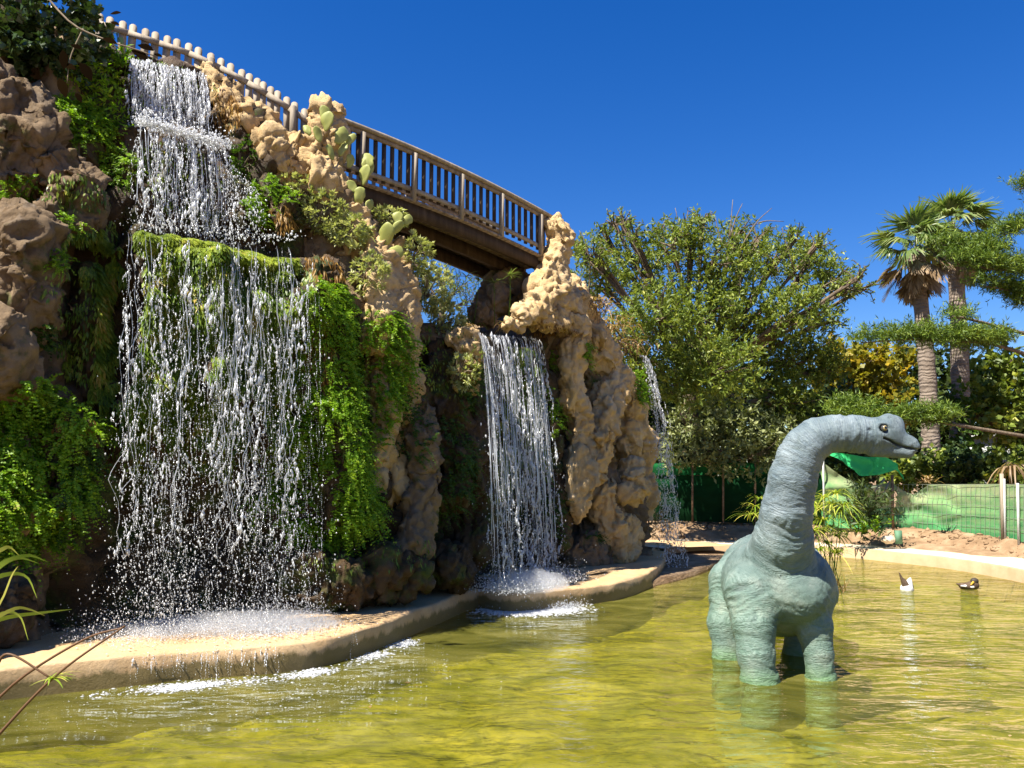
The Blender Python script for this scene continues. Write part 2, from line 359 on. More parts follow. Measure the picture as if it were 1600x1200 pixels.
x2 = N.new('ShaderNodeMixShader'); x2.inputs[0].default_value = .32; L.new(x.outputs[0], x2.inputs[1]); L.new(tu.outputs[0], x2.inputs[2])
L.new(x2.outputs[0], N.new('ShaderNodeOutputMaterial').inputs[0])
m, N, L = new_mat('algae pond bottom'); M['bottom'] = m
g = N.new('ShaderNodeNewGeometry').outputs['Position']
a1 = noise(N, L, mapping(N, L, g, (1, 1.25, 1)), .55, 7, .62, .8); c = ramp(N, L, a1, [(.3, (.12, .12, .012)), (.46, (.27, .25, .022)), (.60, (.42, .36, .035)), (.75, (.58, .48, .07))])
a2 = noise(N, L, g, 3.2, 6, .65, 1.0); c = mixc(N, L, ramp(N, L, a2, [(.42, (0, 0, 0)), (.64, (.8, .8, .8))]), c, (.11, .12, .012))
finish(N, L, c, .9, None, .1)
n = len(outline); ring = np.arange(n)
V = np.c_[outline, np.full(n, 0.0)]; area = np.sum(outline[:, 0]*np.roll(outline[:, 1], -1)-np.roll(outline[:, 0], -1)*outline[:, 1])
tag(obj('water', V, (ring if area > 0 else ring[::-1])[None], M['water']), 'rippled yellow-green pond water', 'water', kind='structure')
gx, gy = np.meshgrid(np.linspace(-10, 14, 121), np.linspace(2, 28, 131), indexing='ij'); V = np.stack([gx, gy, np.full_like(gx, -.55)], -1).reshape(-1, 3)
V[:, 2] += .14*fbm(V*.8, 4); ii, jj = np.meshgrid(np.arange(120), np.arange(130), indexing='ij'); q0 = (ii*131+jj).ravel()
tag(obj('pond_bottom', V, np.stack([q0, q0+131, q0+132, q0+1], 1), M['bottom'], smooth=True), 'yellow-green algae bed of the pond', 'pond bed', kind='structure')

# the ground: one sheet from the pond's edge out to the horizon
def ground_z(P):
    d = P[:, 1]; z = .34 + .36*np.clip((d-22)/8, 0, 1); z = np.where(d < 6, .9, z)
    return z
Vg = []; sc = [1.0, 1.03, 1.07, 1.15, 1.3, 1.7, 3, 8, 30, 120]
outw = unit(outline-cen); vv = outline-cen; ang = np.unwrap(np.arctan2(vv[:, 1], vv[:, 0])); sgn = np.sign(ang[-1]-ang[0])
ang = sgn*np.maximum.accumulate(sgn*ang+np.arange(n)*1e-3); rad = np.linalg.norm(vv, axis=1)*1.05
for k, s_ in enumerate(sc):
    P = cen+np.c_[np.cos(ang), np.sin(ang)]*(rad*s_)[:, None] if k > 3 else outline + outw*[.12, .35, .8, 1.6][k]
    z = [np.full(n, -.95), np.full(n, .16), np.full(n, .22), ground_z(P)][k] if k < 4 else ground_z(P)
    z = z + (.10*fbm(np.c_[P*.9, 0*P[:, 0]], 3) if 2 < k < 7 else 0)
    if k < 7: z = np.where(np.arange(n) < len(L1)+len(L2)+14, -1.1 if k < 4 else .12, z)
    Vg.append(np.c_[P, z])
Vg = np.concatenate(Vg); Fg = np.concatenate([np.stack([k*n+ring, k*n+(ring+1) % n, (k+1)*n+(ring+1) % n, (k+1)*n+ring], 1) for k in range(len(sc)-1)])
if np.cross(Vg[Fg[n*4][1]]-Vg[Fg[n*4][0]], Vg[Fg[n*4][3]]-Vg[Fg[n*4][0]])[2] < 0: Fg = Fg[:, ::-1]
tag(obj('ground', Vg, Fg, M['dirt'], smooth=True), 'dry ochre earth around the pond', 'ground', kind='structure')

def rim_sweep(line, prof, mats, name, parent=None, amp=.0, seed=0.):
    """sweep a cross-section (outward offset, height) along a plan line"""
    P = np.asarray(line); T = unit(np.gradient(P, axis=0)); Nn = np.c_[-T[:, 1], T[:, 0]]
    if ((P[len(P)//2]-cen) @ Nn[len(P)//2]) < 0: Nn = -Nn
    rows = []
    for (o, z) in prof:
        q = np.c_[P + Nn*o, np.full(len(P), z)]
        if amp:
            q[:, 2] += amp*fbm(np.c_[P*1.1, np.full(len(P), seed+o*2)], 3)*.5
            q[:, :2] += Nn*(amp*fbm(np.c_[P*.9, np.full(len(P), seed+9+z*3)], 3))[:, None]
        rows.append(q)
    V = np.concatenate(rows); m_ = len(P); i = np.arange(m_-1)
    F = np.concatenate([np.stack([k*m_+i, k*m_+i+1, (k+1)*m_+i+1, (k+1)*m_+i], 1) for k in range(len(prof)-1)])
    q = F[len(F)//2]; nn = np.cross(V[q[1]]-V[q[0]], V[q[3]]-V[q[0]])
    if nn[2] < -1e-4 or (abs(nn[2]) < 1e-4 and nn[:2] @ (cen-V[q[0]][:2]) < 0): F = F[:, ::-1]
    return obj(name, V, F, mats, parent, smooth=True)
lprof = [(0, -.95), (0, .05), (-.01, .2), (.0, .315), (.014, .343), (.06, .357), (.35, .37), (.8, .385), (1.5, .40), (2.6, .42), (3.6, .44)]
Ld1 = dense(ledge_line[:10], 260); Ld2 = dense(ledge_line[9:], 200)
for nm, ln, lb in (('pond_ledge', Ld1, 'wet ochre concrete ledge under the tall waterfall'), ('pond_ledge', Ld2, 'ochre concrete ledge curving out under the rock columns')):
    tag(rim_sweep(ln, [(a, z-(.02 if ln is Ld2 else 0)) for a, z in lprof], M['ledge'], nm, amp=.035), lb, 'ledge', kind='structure')
Rd = dense(far[:-1], 160); Rd0 = dense([ledge_line[-1]+np.array((-.5, -.2)), ledge_line[-1]+np.array((.1, 1.6)), far[0]], 60)
tag(rim_sweep(Rd, [(0, -.95), (0, .27), (.03, .30)], M['rim_face'], 'pond_rim', amp=.01), 'ochre concrete face of the far pond rim', 'rim', kind='structure')
tag(rim_sweep(Rd, [(.03, .302), (.5, .315), (1.7, .33)], M['rim'], 'path', amp=.012), 'pale cream path along the far rim of the pond', 'path', kind='structure')
tag(rim_sweep(Rd0, [(0, -.95), (0, .26), (.05, .30), (.6, .33), (2.0, .36)], M['ledge'], 'pond_rim', amp=.02, seed=4), 'ochre rim behind the rock columns', 'rim', kind='structure')
# earth bank behind the path, rough clods
Bk = dense([p for p in [(1.0, 27.5), (4.5, 27.6), (7.8, 28.1), (10.9, 26.9), (12.6, 23.9), (13.35, 20.2), (13.2, 15), (12.2, 10)]], 420)
T_ = unit(np.gradient(Bk, axis=0)); Nn = np.c_[T_[:, 1], -T_[:, 0]]*-1; BkN = Nn
rows = []
for o, z in [(-.15, .25), (0, .36), (.18, .52), (.4, .66), (.7, .74), (1.2, .78), (2.5, .8), (5, .8)]:
    q = np.c_[Bk+Nn*o, np.full(len(Bk), z)]; q += (fbm(q*2.3, 4)*.10)[:, None]*np.array((.5, .5, .9)); rows.append(q)
V = np.concatenate(rows); m_ = len(Bk); i = np.arange(m_-1)
F = np.concatenate([np.stack([k*m_+i, k*m_+i+1, (k+1)*m_+i+1, (k+1)*m_+i], 1) for k in range(7)])
tag(obj('earth_bank', V, F, M['dirt'], smooth=True), 'low crumbly bank of dry earth behind the pond rim', 'bank', kind='structure')

# ------------------------------------------------------------------ the rock cliff
cpx = np.array([-300, -150, 0, 200, 350, 500, 650, 750, 870, 1000, 1040]); cY = np.array([8.2, 9.2, 10.2, 11.2, 11.9, 12.7, 14.0, 15.6, 18.5, 21.4, 22.4])
def Yc(px): return float(np.interp(px, cpx, cY))
zl = np.array([-.3, .4, 1.5, 2.6, 3.6, 5.0, 5.82, 6.02, 7.85, 8.08, 9.35, 9.5, 10.5])
tab = {  # photo column: inward offset at the heights zl, top height
 -300: ([.2, .2, .3, .4, .6, .8, 1, 1.1, 1.6, 1.8, 2.4, 2.6, 3], 10.5),
 0:    ([.3, .3, .3, .3, .4, .7, .9, 1., 1.5, 1.6, 2.1, 2.3, 3], 10.2),
 120:  ([.4, .4, .6, .7, .6, .7, .8, .9, 1.3, 1.5, 1.9, 2.2, 3], 10.0),
 175:  ([.5, .6, 1.0, .9, .5, .4, .3, .9, 1.3, 1.6, 1.9, 2.2, 3], 9.6),
 200:  ([.5, .6, 1.3, 1., .0, -.22, -.12, .9, 1.05, 1.6, 1.7, 2.4, 4], 9.4),
 330:  ([.5, .6, 1.3, 1., .0, -.22, -.12, .9, 1.05, 1.6, 1.7, 2.4, 4], 9.4),
 400:  ([.5, .6, 1.3, 1., .0, -.22, -.12, .8, 1.2, 1.4, 1.8, 2.4, 4], 8.7),
 480:  ([.4, .4, .9, .8, .1, -.1, -.05, .6, 1.1, 1.3, 1.8, 2.4, 4], 8.1),
 520:  ([.2, .2, .2, .2, .15, .3, .4, .5, 1.0, 1.1, 1.6, 2.2, 4], 7.9),
 600:  ([.3, .3, .3, .3, .3, .3, .4, .5, .9, 1.2, 1.6, 2.2, 4], 7.4),
 650:  ([.4, .4, .5, .5, .5, .5, .8, .9, 1.5, 1.6, 2.2, 3, 4], 6.0),
 690:  ([.7, .7, .8, .8, .9, 1.0, 1.3, 1.4, 2, 2.2, 2.5, 3, 4], 5.25),
 750:  ([.7, .7, .9, .7, .4, .15, .2, .5, 1., 1.6, 2, 3, 4], 5.2),
 840:  ([.6, .7, .9, .7, .4, .15, .2, .5, 1., 1.6, 2, 3, 4], 5.2),
 875:  ([.3, .3, .4, .4, .3, .3, .4, .5, 1., 1.2, 1.6, 2, 3], 6.6),
 930:  ([.2, .2, .3, .3, .3, .3, .4, .5, 1., 1.2, 1.6, 2, 3], 6.9),
 1000: ([.2, .2, .3, .3, .4, .5, .7, .8, 1.2, 1.4, 1.6, 2, 3], 5.6),
 1040: ([.3, .3, .4, .5, .7, .9, 1.2, 1.3, 1.5, 1.6, 2, 2, 3], 4.8)}
keys = sorted(tab)
plan = np.array([at(p, 740, Yc(p))[:2] for p in range(-160, 1041, 5)])
pxs = np.arange(-160, 1041, 5)
tail_pts = dense([plan[-1], (3.9, 23.6), (2.6, 25.2), (-1, 25.5), (-6, 24)], 40)[1:]
plan = np.concatenate([plan, tail_pts]); pxs = np.concatenate([pxs, np.full(len(tail_pts), 1040)])
# resample evenly
seg = np.r_[0, np.cumsum(np.linalg.norm(np.diff(plan, axis=0), axis=1))]; ns = int(seg[-1]/.07)
ss = np.linspace(0, seg[-1], ns); plan = np.c_[np.interp(ss, seg, plan[:, 0]), np.interp(ss, seg, plan[:, 1])]; cp = np.interp(ss, seg, pxs)
Tn = np.gradient(plan, axis=0)
for _ in range(60): Tn = (np.roll(Tn, 1, 0)+Tn*2+np.roll(Tn, -1, 0))/4 if _ else Tn
Tn[:62] = Tn[62]; Tn[-62:] = Tn[-62]; Tn = unit(Tn); inward = np.c_[-Tn[:, 1], Tn[:, 0]]
offs = np.stack([np.interp(cp, keys, [tab[k][0][j] for k in keys]) for j in range(len(zl))], 1)
top = np.interp(cp, keys, [tab[k][1] for k in keys])
top = top + .25*fbm(np.c_[plan*1.3, 0*cp], 3)*((cp > 860) | (cp < 180) | ((cp > 340) & (cp < 640)))
nv = 140; rows = []
for v in np.linspace(0, 1, nv):
    z = -.3 + (top+.3)*v; o = np.array([np.interp(zz_, zl, offs[k]) for k, zz_ in enumerate(z)])
    rows.append(np.c_[plan+inward*o[:, None], z])
for e, dz in ((.25, .03), (.6, .03), (1.2, .0), (2.2, -.1), (3.5, -.3), (5.5, -.6), (7.5, -3)):
    rows.append(np.c_[rows[nv-1][:, :2]+inward*e*np.where((cp > 655) & (cp < 860), 1.0, .75)[:, None], top+dz])
V = np.concatenate(rows); i = np.arange(ns-1); nr = len(rows)
F = np.concatenate([np.stack([k*ns+i, k*ns+i+1, (k+1)*ns+i+1, (k+1)*ns+i], 1) for k in range(nr-1)])
nrm = vnormals(V, F)
flat = np.repeat([1.0]*nv+[.5]*7, ns)
# quieter near the falls' lips so that water can run over them
cpv = np.tile(cp, nr); lip = ((cpv > 185) & (cpv < 480) & (np.abs(V[:, 2]-5.9) < .25)) | ((cpv > 740) & (cpv < 850) & (V[:, 2] > 4.9)) | ((cpv > 190) & (cpv < 335) & (np.abs(V[:, 2]-9.35) < .2))
amp = np.where(lip, .25, 1.0)*flat
A3 = np.array((1, 1, .55)); d = .26*billow(V*A3*.8, 3, .45) + .12*fbm(V*A3*2.2, 4) - .2*np.exp(-(np.abs(perlin(V*A3*.9+71))/.06)**2)
Wp = V+np.stack([fbm(V*2+3, 2), fbm(V*2+43, 2), fbm(V*2+83, 2)], 1)*.12
d = d+blocks(Wp*A3*1.0, .4)+blocks(Wp*A3*2.9, .12)+.06*fbm(V*6, 4, .6)
flute = ((cpv > 185) & (cpv < 490) & (V[:, 2] > 2.6) & (V[:, 2] < 5.75)); sl_ = V[:, 0]*.66+V[:, 1]*.75; d = d+flute*.16*ridged(np.c_[sl_*1.5, V[:, 2]*.28, 0*sl_+3.3], 3)
V = V + nrm*(d*amp)[:, None]
cliff = empty('rock_cliff', 'tall artificial sandstone cliff with three waterfalls and a bridge on top', 'cliff', loc=(0, 0, 0))
wall = obj('rock_wall', V, F, M['rock_wet_shaded'], cliff, smooth=True); tag(wall, 'wet mossy rock face in the shade behind the falls')
wall.data.materials.append(M['rock']); wall.data.materials.append(M['rock_shaded']); fc = cp[F[:, 0] % ns]; fz = V[F[:, 0], 2]
wall.data.polygons.foreach_set('material_index', np.where(fc > 864, 2, np.where(((fc > 500) & (fc < 735) & (fz > 5)) | (fc < 110), 2, 0)).astype(np.int32))  # darker stone behind the columns paints shade into the gaps

ROCKS = []
def rock(nodes, mat='rock', dep=1.0, rough=1.0, seed=None, res=.036, squash=None):
    """nodes: (photo x, photo y, distance added to the cliff line, radius in photo pixels)"""
    seed = len(ROCKS)*3.7 if seed is None else seed
    C = []; R = []
    for (px, py, dY, r) in nodes:
        Y = Yc(px)+dY; C.append(at(px, py, Y)); R.append(r*mpp(Y))
    if len(C) == 1: C = [C[0]+np.array((0, 0, R[0]*.25)), C[0]-np.array((0, 0, R[0]*.25))]; R = R*2
    C = np.array(C); R = np.array(R)
    Lg = np.linalg.norm(np.diff(C, axis=0), axis=1).sum()+R[0]+R[-1]
    nr = int(np.clip(Lg/res, 14, 130)); ns = int(np.clip(2*PI*R.mean()/res, 16, 110))
    # extend with round ends
    d0 = unit(C[0]-C[1]); d1 = unit(C[-1]-C[-2]); cap = 7
    Ps = spline(C, nr); Rs = np.interp(np.linspace(0, len(R)-1, nr), np.arange(len(R)), R)
    th = np.linspace(PI/2, 0, cap, endpoint=False)
    P0 = Ps[0]+d0*(np.sin(th)*R[0]*.8)[:, None]; R0 = np.maximum(np.cos(th), .02)*R[0]
    P1 = Ps[-1]+d1*(np.sin(th[::-1])*R[-1]*.8)[:, None]; R1_ = np.maximum(np.cos(th[::-1]), .02)*R[-1]
    Ps = np.concatenate([P0, Ps, P1]); Rs = np.concatenate([R0, Rs, R1_])
    V, Q, T = tube(Ps, Rs, ns, True)
    if dep != 1.0:                              # deepen towards the wall
        c = np.repeat(Ps, ns, 0); c = np.concatenate([c, Ps[:1], Ps[-1:]]); V[:, 1] = c[:, 1]+(V[:, 1]-c[:, 1])*dep
    a = float(R.mean()); W = V+seed; ctr = np.concatenate([np.repeat(Ps, ns, 0), Ps[:1], Ps[-1:]])
    w = np.stack([fbm(W*.55/a+5, 2), fbm(W*.55/a+45, 2), fbm(W*.55/a+85, 2)], 1)*a*.16*rough
    rg = np.random.default_rng(int(seed*10)+1)
    v = V-ctr                                   # broken faces: planes that cut the round body flat
    for k in range(16):
        pn = unit(rg.normal(size=3)*np.array((1, 1, .55))); zc = rg.uniform(0, 1); zr = np.linspace(0, 1, len(Ps)).repeat(ns); zr = np.r_[zr, 0, 1]
        h = a*rg.uniform(.5, .85)+a*(1.0+np.ptp(zr)*len(Ps)/len(Ps))*np.abs(zr-zc); e = np.maximum(0, v@pn-h); v = v-(e*.95)[:, None]*pn
    V = ctr+v+w; nrm = vnormals(V, [Q, np.asarray(T)]); A3 = np.array((1, 1, .36))
    d = a*rough*(.20*ridged(W*A3*(.55/a), 4, .55)+.07*fbm(W*A3*(.9/a)+3, 3, .5)) + .05*fbm(W*4.5, 4, .6) + .035*fbm(W*9.5+3, 3, .6) + .02*perlin(W*np.array((1.3, 1.3, 5.5))+11)
    cr = np.abs(perlin(W*A3*(.9/a)+71)); d = d-.16*a*rough*np.exp(-(cr/.07)**2)       # cracks
    hol = np.maximum(0, perlin(W*(1.6/a)+33)-.42); d = d-hol*.5*a*rough
    Wp = W+np.stack([fbm(W*(2.2/a)+3, 2), fbm(W*(2.2/a)+43, 2), fbm(W*(2.2/a)+83, 2)], 1)*a*.12
    d = d+blocks(Wp*A3*(.62/a), .36*a*rough)+blocks(Wp*A3*2.6+5, .05)
    V = V+nrm*d[:, None]
    o = obj('rock', V, [Q, np.asarray(T)], M[mat], cliff, smooth=True); ROCKS.append(o); return o
# left side
rock([(-40, 150, 1.0, 60), (20, 175, .8, 58), (50, 225, .6, 50), (30, 270, .6, 50)], 'rock_shaded', 1.2)
rock([(95, 262, .4, 42), (125, 300, .35, 45), (110, 345, .35, 40)], 'rock_shaded', 1.2)
rock([(25, 350, .1, 42), (55, 400, -.05, 52), (35, 470, .0, 58), (30, 520, .2, 50)], 'rock_shaded', 1.2)
rock([(-30, 520, -.1, 50), (10, 555, -.15, 42), (20, 600, .1, 40)], 'rock_shaded')
rock([(118, 668, -.05, 28), (125, 720, .1, 30), (110, 780, .2, 34)], 'rock_wet_shaded')
rock([(10, 925, .25, 40), (0, 970, .1, 36)], 'rock_wet_shaded')
rock([(150, 440, .7, 35), (140, 520, .6, 40), (150, 600, .7, 38)], 'rock_wet_shaded')
# crest beside the top fall
rock([(300, 122, 2.0, 16), (332, 124, 1.8, 22), (362, 168, 1.6, 27), (385, 205, 1.4, 28)], 'rock', 1.3)
rock([(345, 175, 1.5, 20), (372, 230, 1.3, 26), (395, 280, 1.2, 26)], 'rock_wet_shaded')
rock([(395, 185, 1.7, 24), (430, 225, 1.5, 26), (462, 245, 1.4, 28)], 'rock', 1.3)
rock([(415, 230, 1.2, 30), (440, 262, 1.1, 30), (470, 268, 1.1, 30)], 'rock')
rock([(507, 178, 1.3, 28), (512, 205, 1.3, 33), (508, 245, 1.2, 34), (495, 285, 1.0, 34)], 'rock')
rock([(520, 300, 1.1, 34), (545, 335, 1.0, 34), (560, 375, .7, 36)], 'rock')
rock([(430, 310, 1.0, 34), (455, 350, .8, 34)], 'rock_wet_shaded')
rock([(515, 420, .1, 26), (520, 470, .1, 32), (515, 540, .1, 34), (520, 620, .15, 38), (535, 700, .1, 48), (540, 780, .15, 55)], 'rock_wet_shaded', 1.1)
# middle buttress
rock([(585, 395, .6, 30), (598, 430, .35, 34), (590, 480, .1, 30), (580, 540, .1, 24)], 'rock', 1.3)
rock([(622, 440, .5, 26), (632, 490, .2, 28), (622, 545, .1, 30), (608, 600, .2, 28), (602, 660, .3, 22), (598, 720, .3, 22)], 'rock', 1.2)
rock([(650, 640, .25, 26), (662, 690, .0, 31), (664, 740, -.05, 29), (655, 790, .05, 28), (640, 850, .05, 34)], 'rock_shaded', 1.3)
rock([(600, 400, .9, 46), (612, 480, .6, 44), (618, 560, .55, 38), (610, 650, .55, 34), (612, 760, .5, 36)], 'rock', 1.3)
rock([(912, 540, .7, 34), (925, 620, .75, 38), (930, 700, .75, 38), (925, 780, .7, 36), (930, 850, .6, 30)], 'rock_shaded', 1.1)  # shade-dark stone, so the crevices between the columns read dark
rock([(700, 560, .7, 34), (690, 620, .6, 36), (705, 690, .6, 32), (700, 770, .5, 34)], 'rock_wet_shaded', 1.2)
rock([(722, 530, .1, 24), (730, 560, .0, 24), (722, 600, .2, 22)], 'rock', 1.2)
rock([(740, 640, .5, 26), (738, 720, .4, 30), (745, 800, .4, 30), (735, 860, .3, 32)], 'rock_wet_shaded')
# foot of the cliff
rock([(470, 900, .3, 40), (530, 905, .0, 42), (560, 930, -.1, 32)], 'rock_wet_shaded', 1.1)
rock([(590, 895, .0, 46), (640, 905, .0, 36)], 'rock_wet_shaded', 1.1)
rock([(690, 880, .1, 34), (720, 900, .0, 24)], 'rock_wet_shaded')
rock([(860, 700, .4, 20), (862, 770, .3, 24), (868, 840, .1, 30)], 'rock_wet_shaded')
# pillar that carries the bridge
rock([(866, 352, .1, 16), (875, 378, .1, 21), (868, 405, .1, 24), (863, 432, .0, 33), (850, 458, .0, 32)], 'rock', 1.1, .8)
rock([(815, 492, -.3, 18), (845, 480, -.3, 24), (880, 470, -.2, 26), (905, 485, .1, 24)], 'rock', 1.2)
rock([(850, 505, -.6, 17), (875, 500, -.6, 18)], 'rock', 1.0, 1.1)
rock([(790, 508, .0, 9), (810, 508, -.2, 10)], 'rock')
rock([(892, 452, .9, 20), (910, 480, .7, 22), (930, 505, .5, 22)], 'rock')
rock([(893, 505, -.5, 18), (900, 520, -.5, 22), (893, 560, -.4, 19), (892, 610, -.35, 19), (900, 650, -.25, 20), (905, 690, -.3, 26), (900, 745, -.4, 32), (900, 795, -.35, 24)], 'rock', 1.2)
rock([(930, 525, -.2, 24), (942, 560, -.1, 30), (948, 600, .0, 26), (935, 650, .1, 28)], 'rock', 1.1)
rock([(965, 590, -.4, 22), (955, 625, -.6, 26), (945, 660, -.6, 22), (935, 700, -.4, 22), (930, 740, -.3, 24)], 'rock', 1.1)
rock([(975, 600, .1, 22), (985, 650, .1, 24), (980, 700, .2, 26)], 'rock')
rock([(930, 685, -.6, 18), (945, 675, -.7, 18), (925, 730, -.5, 20)], 'rock')
rock([(988, 733, -.7, 22), (990, 755, -.8, 27), (980, 772, -.7, 22)], 'rock', 1.1, .8)
rock([(945, 760, .0, 30), (940, 810, .0, 28), (960, 850, -.2, 24), (968, 880, -.3, 20)], 'rock', 1.1)
rock([(978, 815, -.5, 16), (982, 845, -.5, 15), (972, 872, -.3, 18)], 'rock')
rock([(915, 850, .0, 24), (925, 880, -.1, 18), (890, 870, .0, 22)], 'rock_shaded')
rock([(1000, 680, .6, 20), (1000, 730, .8, 24), (998, 800, .8, 26)], 'rock')
# shaded rocks under the bridge
rock([(775, 470, 2.2, 26), (790, 450, 2.4, 34), (820, 470, 2.0, 34)], 'rock_shaded', 1.2)
rock([(745, 490, 2.2, 16), (765, 500, 2.0, 18)], 'rock_shaded')
rock([(560, 440, 2.5, 44), (600, 480, 2.0, 40)], 'rock_shaded')

# ------------------------------------------------------------------ footbridge on the cliff
BA = np.array((-3.03, 14.6)); BB = np.array((.9, 18.6)); bt = unit(BB-BA); bn = np.array((-bt[1], bt[0])); BL = np.linalg.norm(BB-BA)
def ztop(s): return 9.0-.10*s-.42*s*s
def bp(s, back, dz): q = BA+(BB-BA)*s+bn*back; return np.array((q[0], q[1], ztop(s)+dz))
bridge = empty('footbridge', 'weathered wooden footbridge with slatted railings spanning the gap in the cliff', 'bridge')
WB = 1.7
def arc(back, dz, w, h, name, mat, s0=-.12, s1=1.0, n=14, par=None):
    ss_ = np.linspace(s0, s1, n); up_ = np.array((0, 0, 1.0)); V = []
    for s_ in ss_:
        p = bp(s_, back, dz)
        for x_, y_ in ((-w, -h), (w, -h), (w, h), (-w, h)): V.append(p+np.array((*bn, 0))*x_/2+up_*y_/2)
    i = np.arange(n-1)[:, None]*4; j = np.arange(4)[None]; k = (j+1) % 4
    Q = np.concatenate([np.stack([i+j, i+k, i+4+k, i+4+j], -1).reshape(-1, 4), [(0, 3, 2, 1), (4*n-4, 4*n-3, 4*n-2, 4*n-1)]])
    return obj(name, np.array(V), Q, mat, par or bridge)
for side, back in ((0, 0.0), (1, WB)):
    rail_p = bpy.data.objects.new('railing', None); COL.objects.link(rail_p); rail_p.parent = bridge
    arc(back, -.035, .17, .06, 'handrail', M['wood_pale'], par=rail_p)
    arc(back+(.02 if side else -.0), -.115, .05, .085, 'top_rail', M['wood'], par=rail_p)
    arc(back, -.86, .05, .085, 'bottom_rail', M['wood_pale' if side == 0 else 'wood'], par=rail_p)
    nb = 30
    bm = None
    for k in range(nb):
        s_ = -.08+1.06*(k+.5)/nb
        p = bp(s_, back+.042, -.515)
        if bm is None:
            mb = MB(); mb.box((0, 0, 0), (.043, .014, .43)); o = mb.build('baluster', M['wood_shaded'] if side == 0 else M['wood_pale'], rail_p); bm = o.data  # front slats coloured as shaded, back slats as sunlit
        else: o = link('baluster', bm, None, rail_p)
        o.location = p; o.rotation_euler = (0, 0, math.atan2(bt[1], bt[0])+random.uniform(-.03, .03))
    for k, s_ in enumerate((.045, .265, .49, .70, .925)):
        mb = MB(); a = bp(s_, back-.075+(.16 if side else 0), -1.12); b_ = bp(s_+.006, back-.05+(.11 if side else 0), -.13)
        mb.beam(a, b_, .075, .085, up=(bn[0], bn[1], 0)); mb.build('post', M['wood_pale'], rail_p)
for back in (.06, WB*.5, WB-.06): arc(back, -1.27, .12, .26, 'beam', M['wood_shaded'])
pm = None
for k in range(44):
    s_ = -.1+1.1*(k+.5)/44
    if pm is None:
        mb = MB(); mb.box((0, 0, 0), (.066, WB/2+.1, .022)); o = mb.build('plank', M['wood'], bridge); pm = o.data
    else: o = link('plank', pm, None, bridge)
    o.location = bp(s_, WB/2, -1.117); o.rotation_euler = (0, math.atan((.10+.84*s_)/BL), math.atan2(bt[1], bt[0]))

# ------------------------------------------------------------------ picket fence along the crest
fence = empty('picket_fence', 'bleached wooden picket fence with rounded tops along the cliff crest', 'fence')
fp = np.array([at(150, 32, 13.75), at(230, 58, 14.05), at(305, 84, 14.3), at(380, 122, 14.5), at(430, 152, 14.6), at(490, 192, 14.75)])
def fpos(t): return spline(fp, 101)[int(round(np.clip(t, 0, 1)*100))]
pk = None
ntop = 7
out2 = [(-.065, -.8), (.065, -.8), (.065, 0)]+[(.065*math.cos(a), .065*math.sin(a)) for a in np.linspace(.25, PI-.25, ntop)]+[(-.065, 0)]
def prism(o2, th):
    n_ = len(o2); V = np.array([(x_, -th/2, z_) for x_, z_ in o2]+[(x_, th/2, z_) for x_, z_ in o2])
    Q = [(i_, (i_+1) % n_, n_+(i_+1) % n_, n_+i_) for i_ in range(n_)]
    T = [(0, i_+1, i_) for i_ in range(1, n_-1)]+[(n_, n_+i_, n_+i_+1) for i_ in range(1, n_-1)]
    return V, Q, T
for t in np.linspace(.01, .99, 23):
    p = fpos(t); q = fpos(min(1, t+.03))-fpos(max(0, t-.03))
    if pk is None:
        V, Q, T = prism(out2, .03); pk = obj('picket', V, [np.array(Q), np.array(T)], M['wood_pale'], fence); pk0 = pk; pk = pk.data
        o = pk0
    else: o = link('picket', pk, None, fence)
    o.location = p+np.array((0, .03, .10)); o.rotation_euler = (random.uniform(-.03, .03), random.uniform(-.04, .04), math.atan2(q[1], q[0]))
for dz in (-.04, -.52):
    mb = MB(); pp = spline(fp, 9)
    for a, b_ in zip(pp[:-1], pp[1:]): mb.beam(a+np.array((0, 0, dz)), b_+np.array((0, 0, dz)), .045, .10)
    mb.build('rail', M['wood_pale'], fence)
for t in (.47, .9):
    p = fpos(t); mb = MB(); mb.tube([p+np.array((.0, -.05, -.9)), p+np.array((0, -.05, .03)), p+np.array((0, -.05, .055))], [.062, .062, .045], 10); mb.build('post', M['wood_pale'], fence, True)

# ------------------------------------------------------------------ sculpture of a long-necked dinosaur standing in the pond
def A(px, py, Y): return at(px, py, Y).astype(np.float32)
bones = []                                     # a, b, ra, rb, blend, kind
def chain(nodes, k, kind):
    for u, v in zip(nodes[:-1], nodes[1:]): bones.append((A(*u[:3]), A(*v[:3]), u[3], v[3], k, kind))
chain([(1218, 925, 10.95, .56), (1219, 880, 10.66, .44), (1223, 845, 10.45, .355), (1229, 800, 10.28, .295), (1239, 748, 10.18, .272), (1248, 718, 10.14, .256), (1259, 698, 10.11, .243), (1276, 684, 10.08, .226), (1303, 677, 10.03, .212), (1335, 678, 9.98, .212), (1362, 679, 9.95, .205)], .05, 'neck')
chain([(1187, 1135, 10.28, .215), (1187, 1066, 10.28, .21), (1181, 1020, 10.32, .205), (1178, 975, 10.42, .255), (1176, 925, 10.62, .36)], .07, 'leg')
chain([(1283, 1135, 10.42, .17), (1283, 1063, 10.42, .165), (1279, 1020, 10.44, .16), (1270, 975, 10.52, .22), (1258, 930, 10.7, .34)], .07, 'leg')
chain([(1136, 1095, 11.55, .20), (1137, 1030, 11.55, .18), (1136, 975, 11.65, .24), (1152, 915, 11.85, .40)], .09, 'leg')
chain([(1250, 1085, 11.75, .21), (1247, 1030, 11.8, .2), (1258, 975, 11.95, .27), (1262, 925, 12.1, .42)], .09, 'leg')
chain([(1205, 890, 12.6, .55), (1215, 900, 13.4, .34), (1235, 925, 14.2, .20), (1262, 950, 14.9, .09)], .15, 'tail')
h = .019
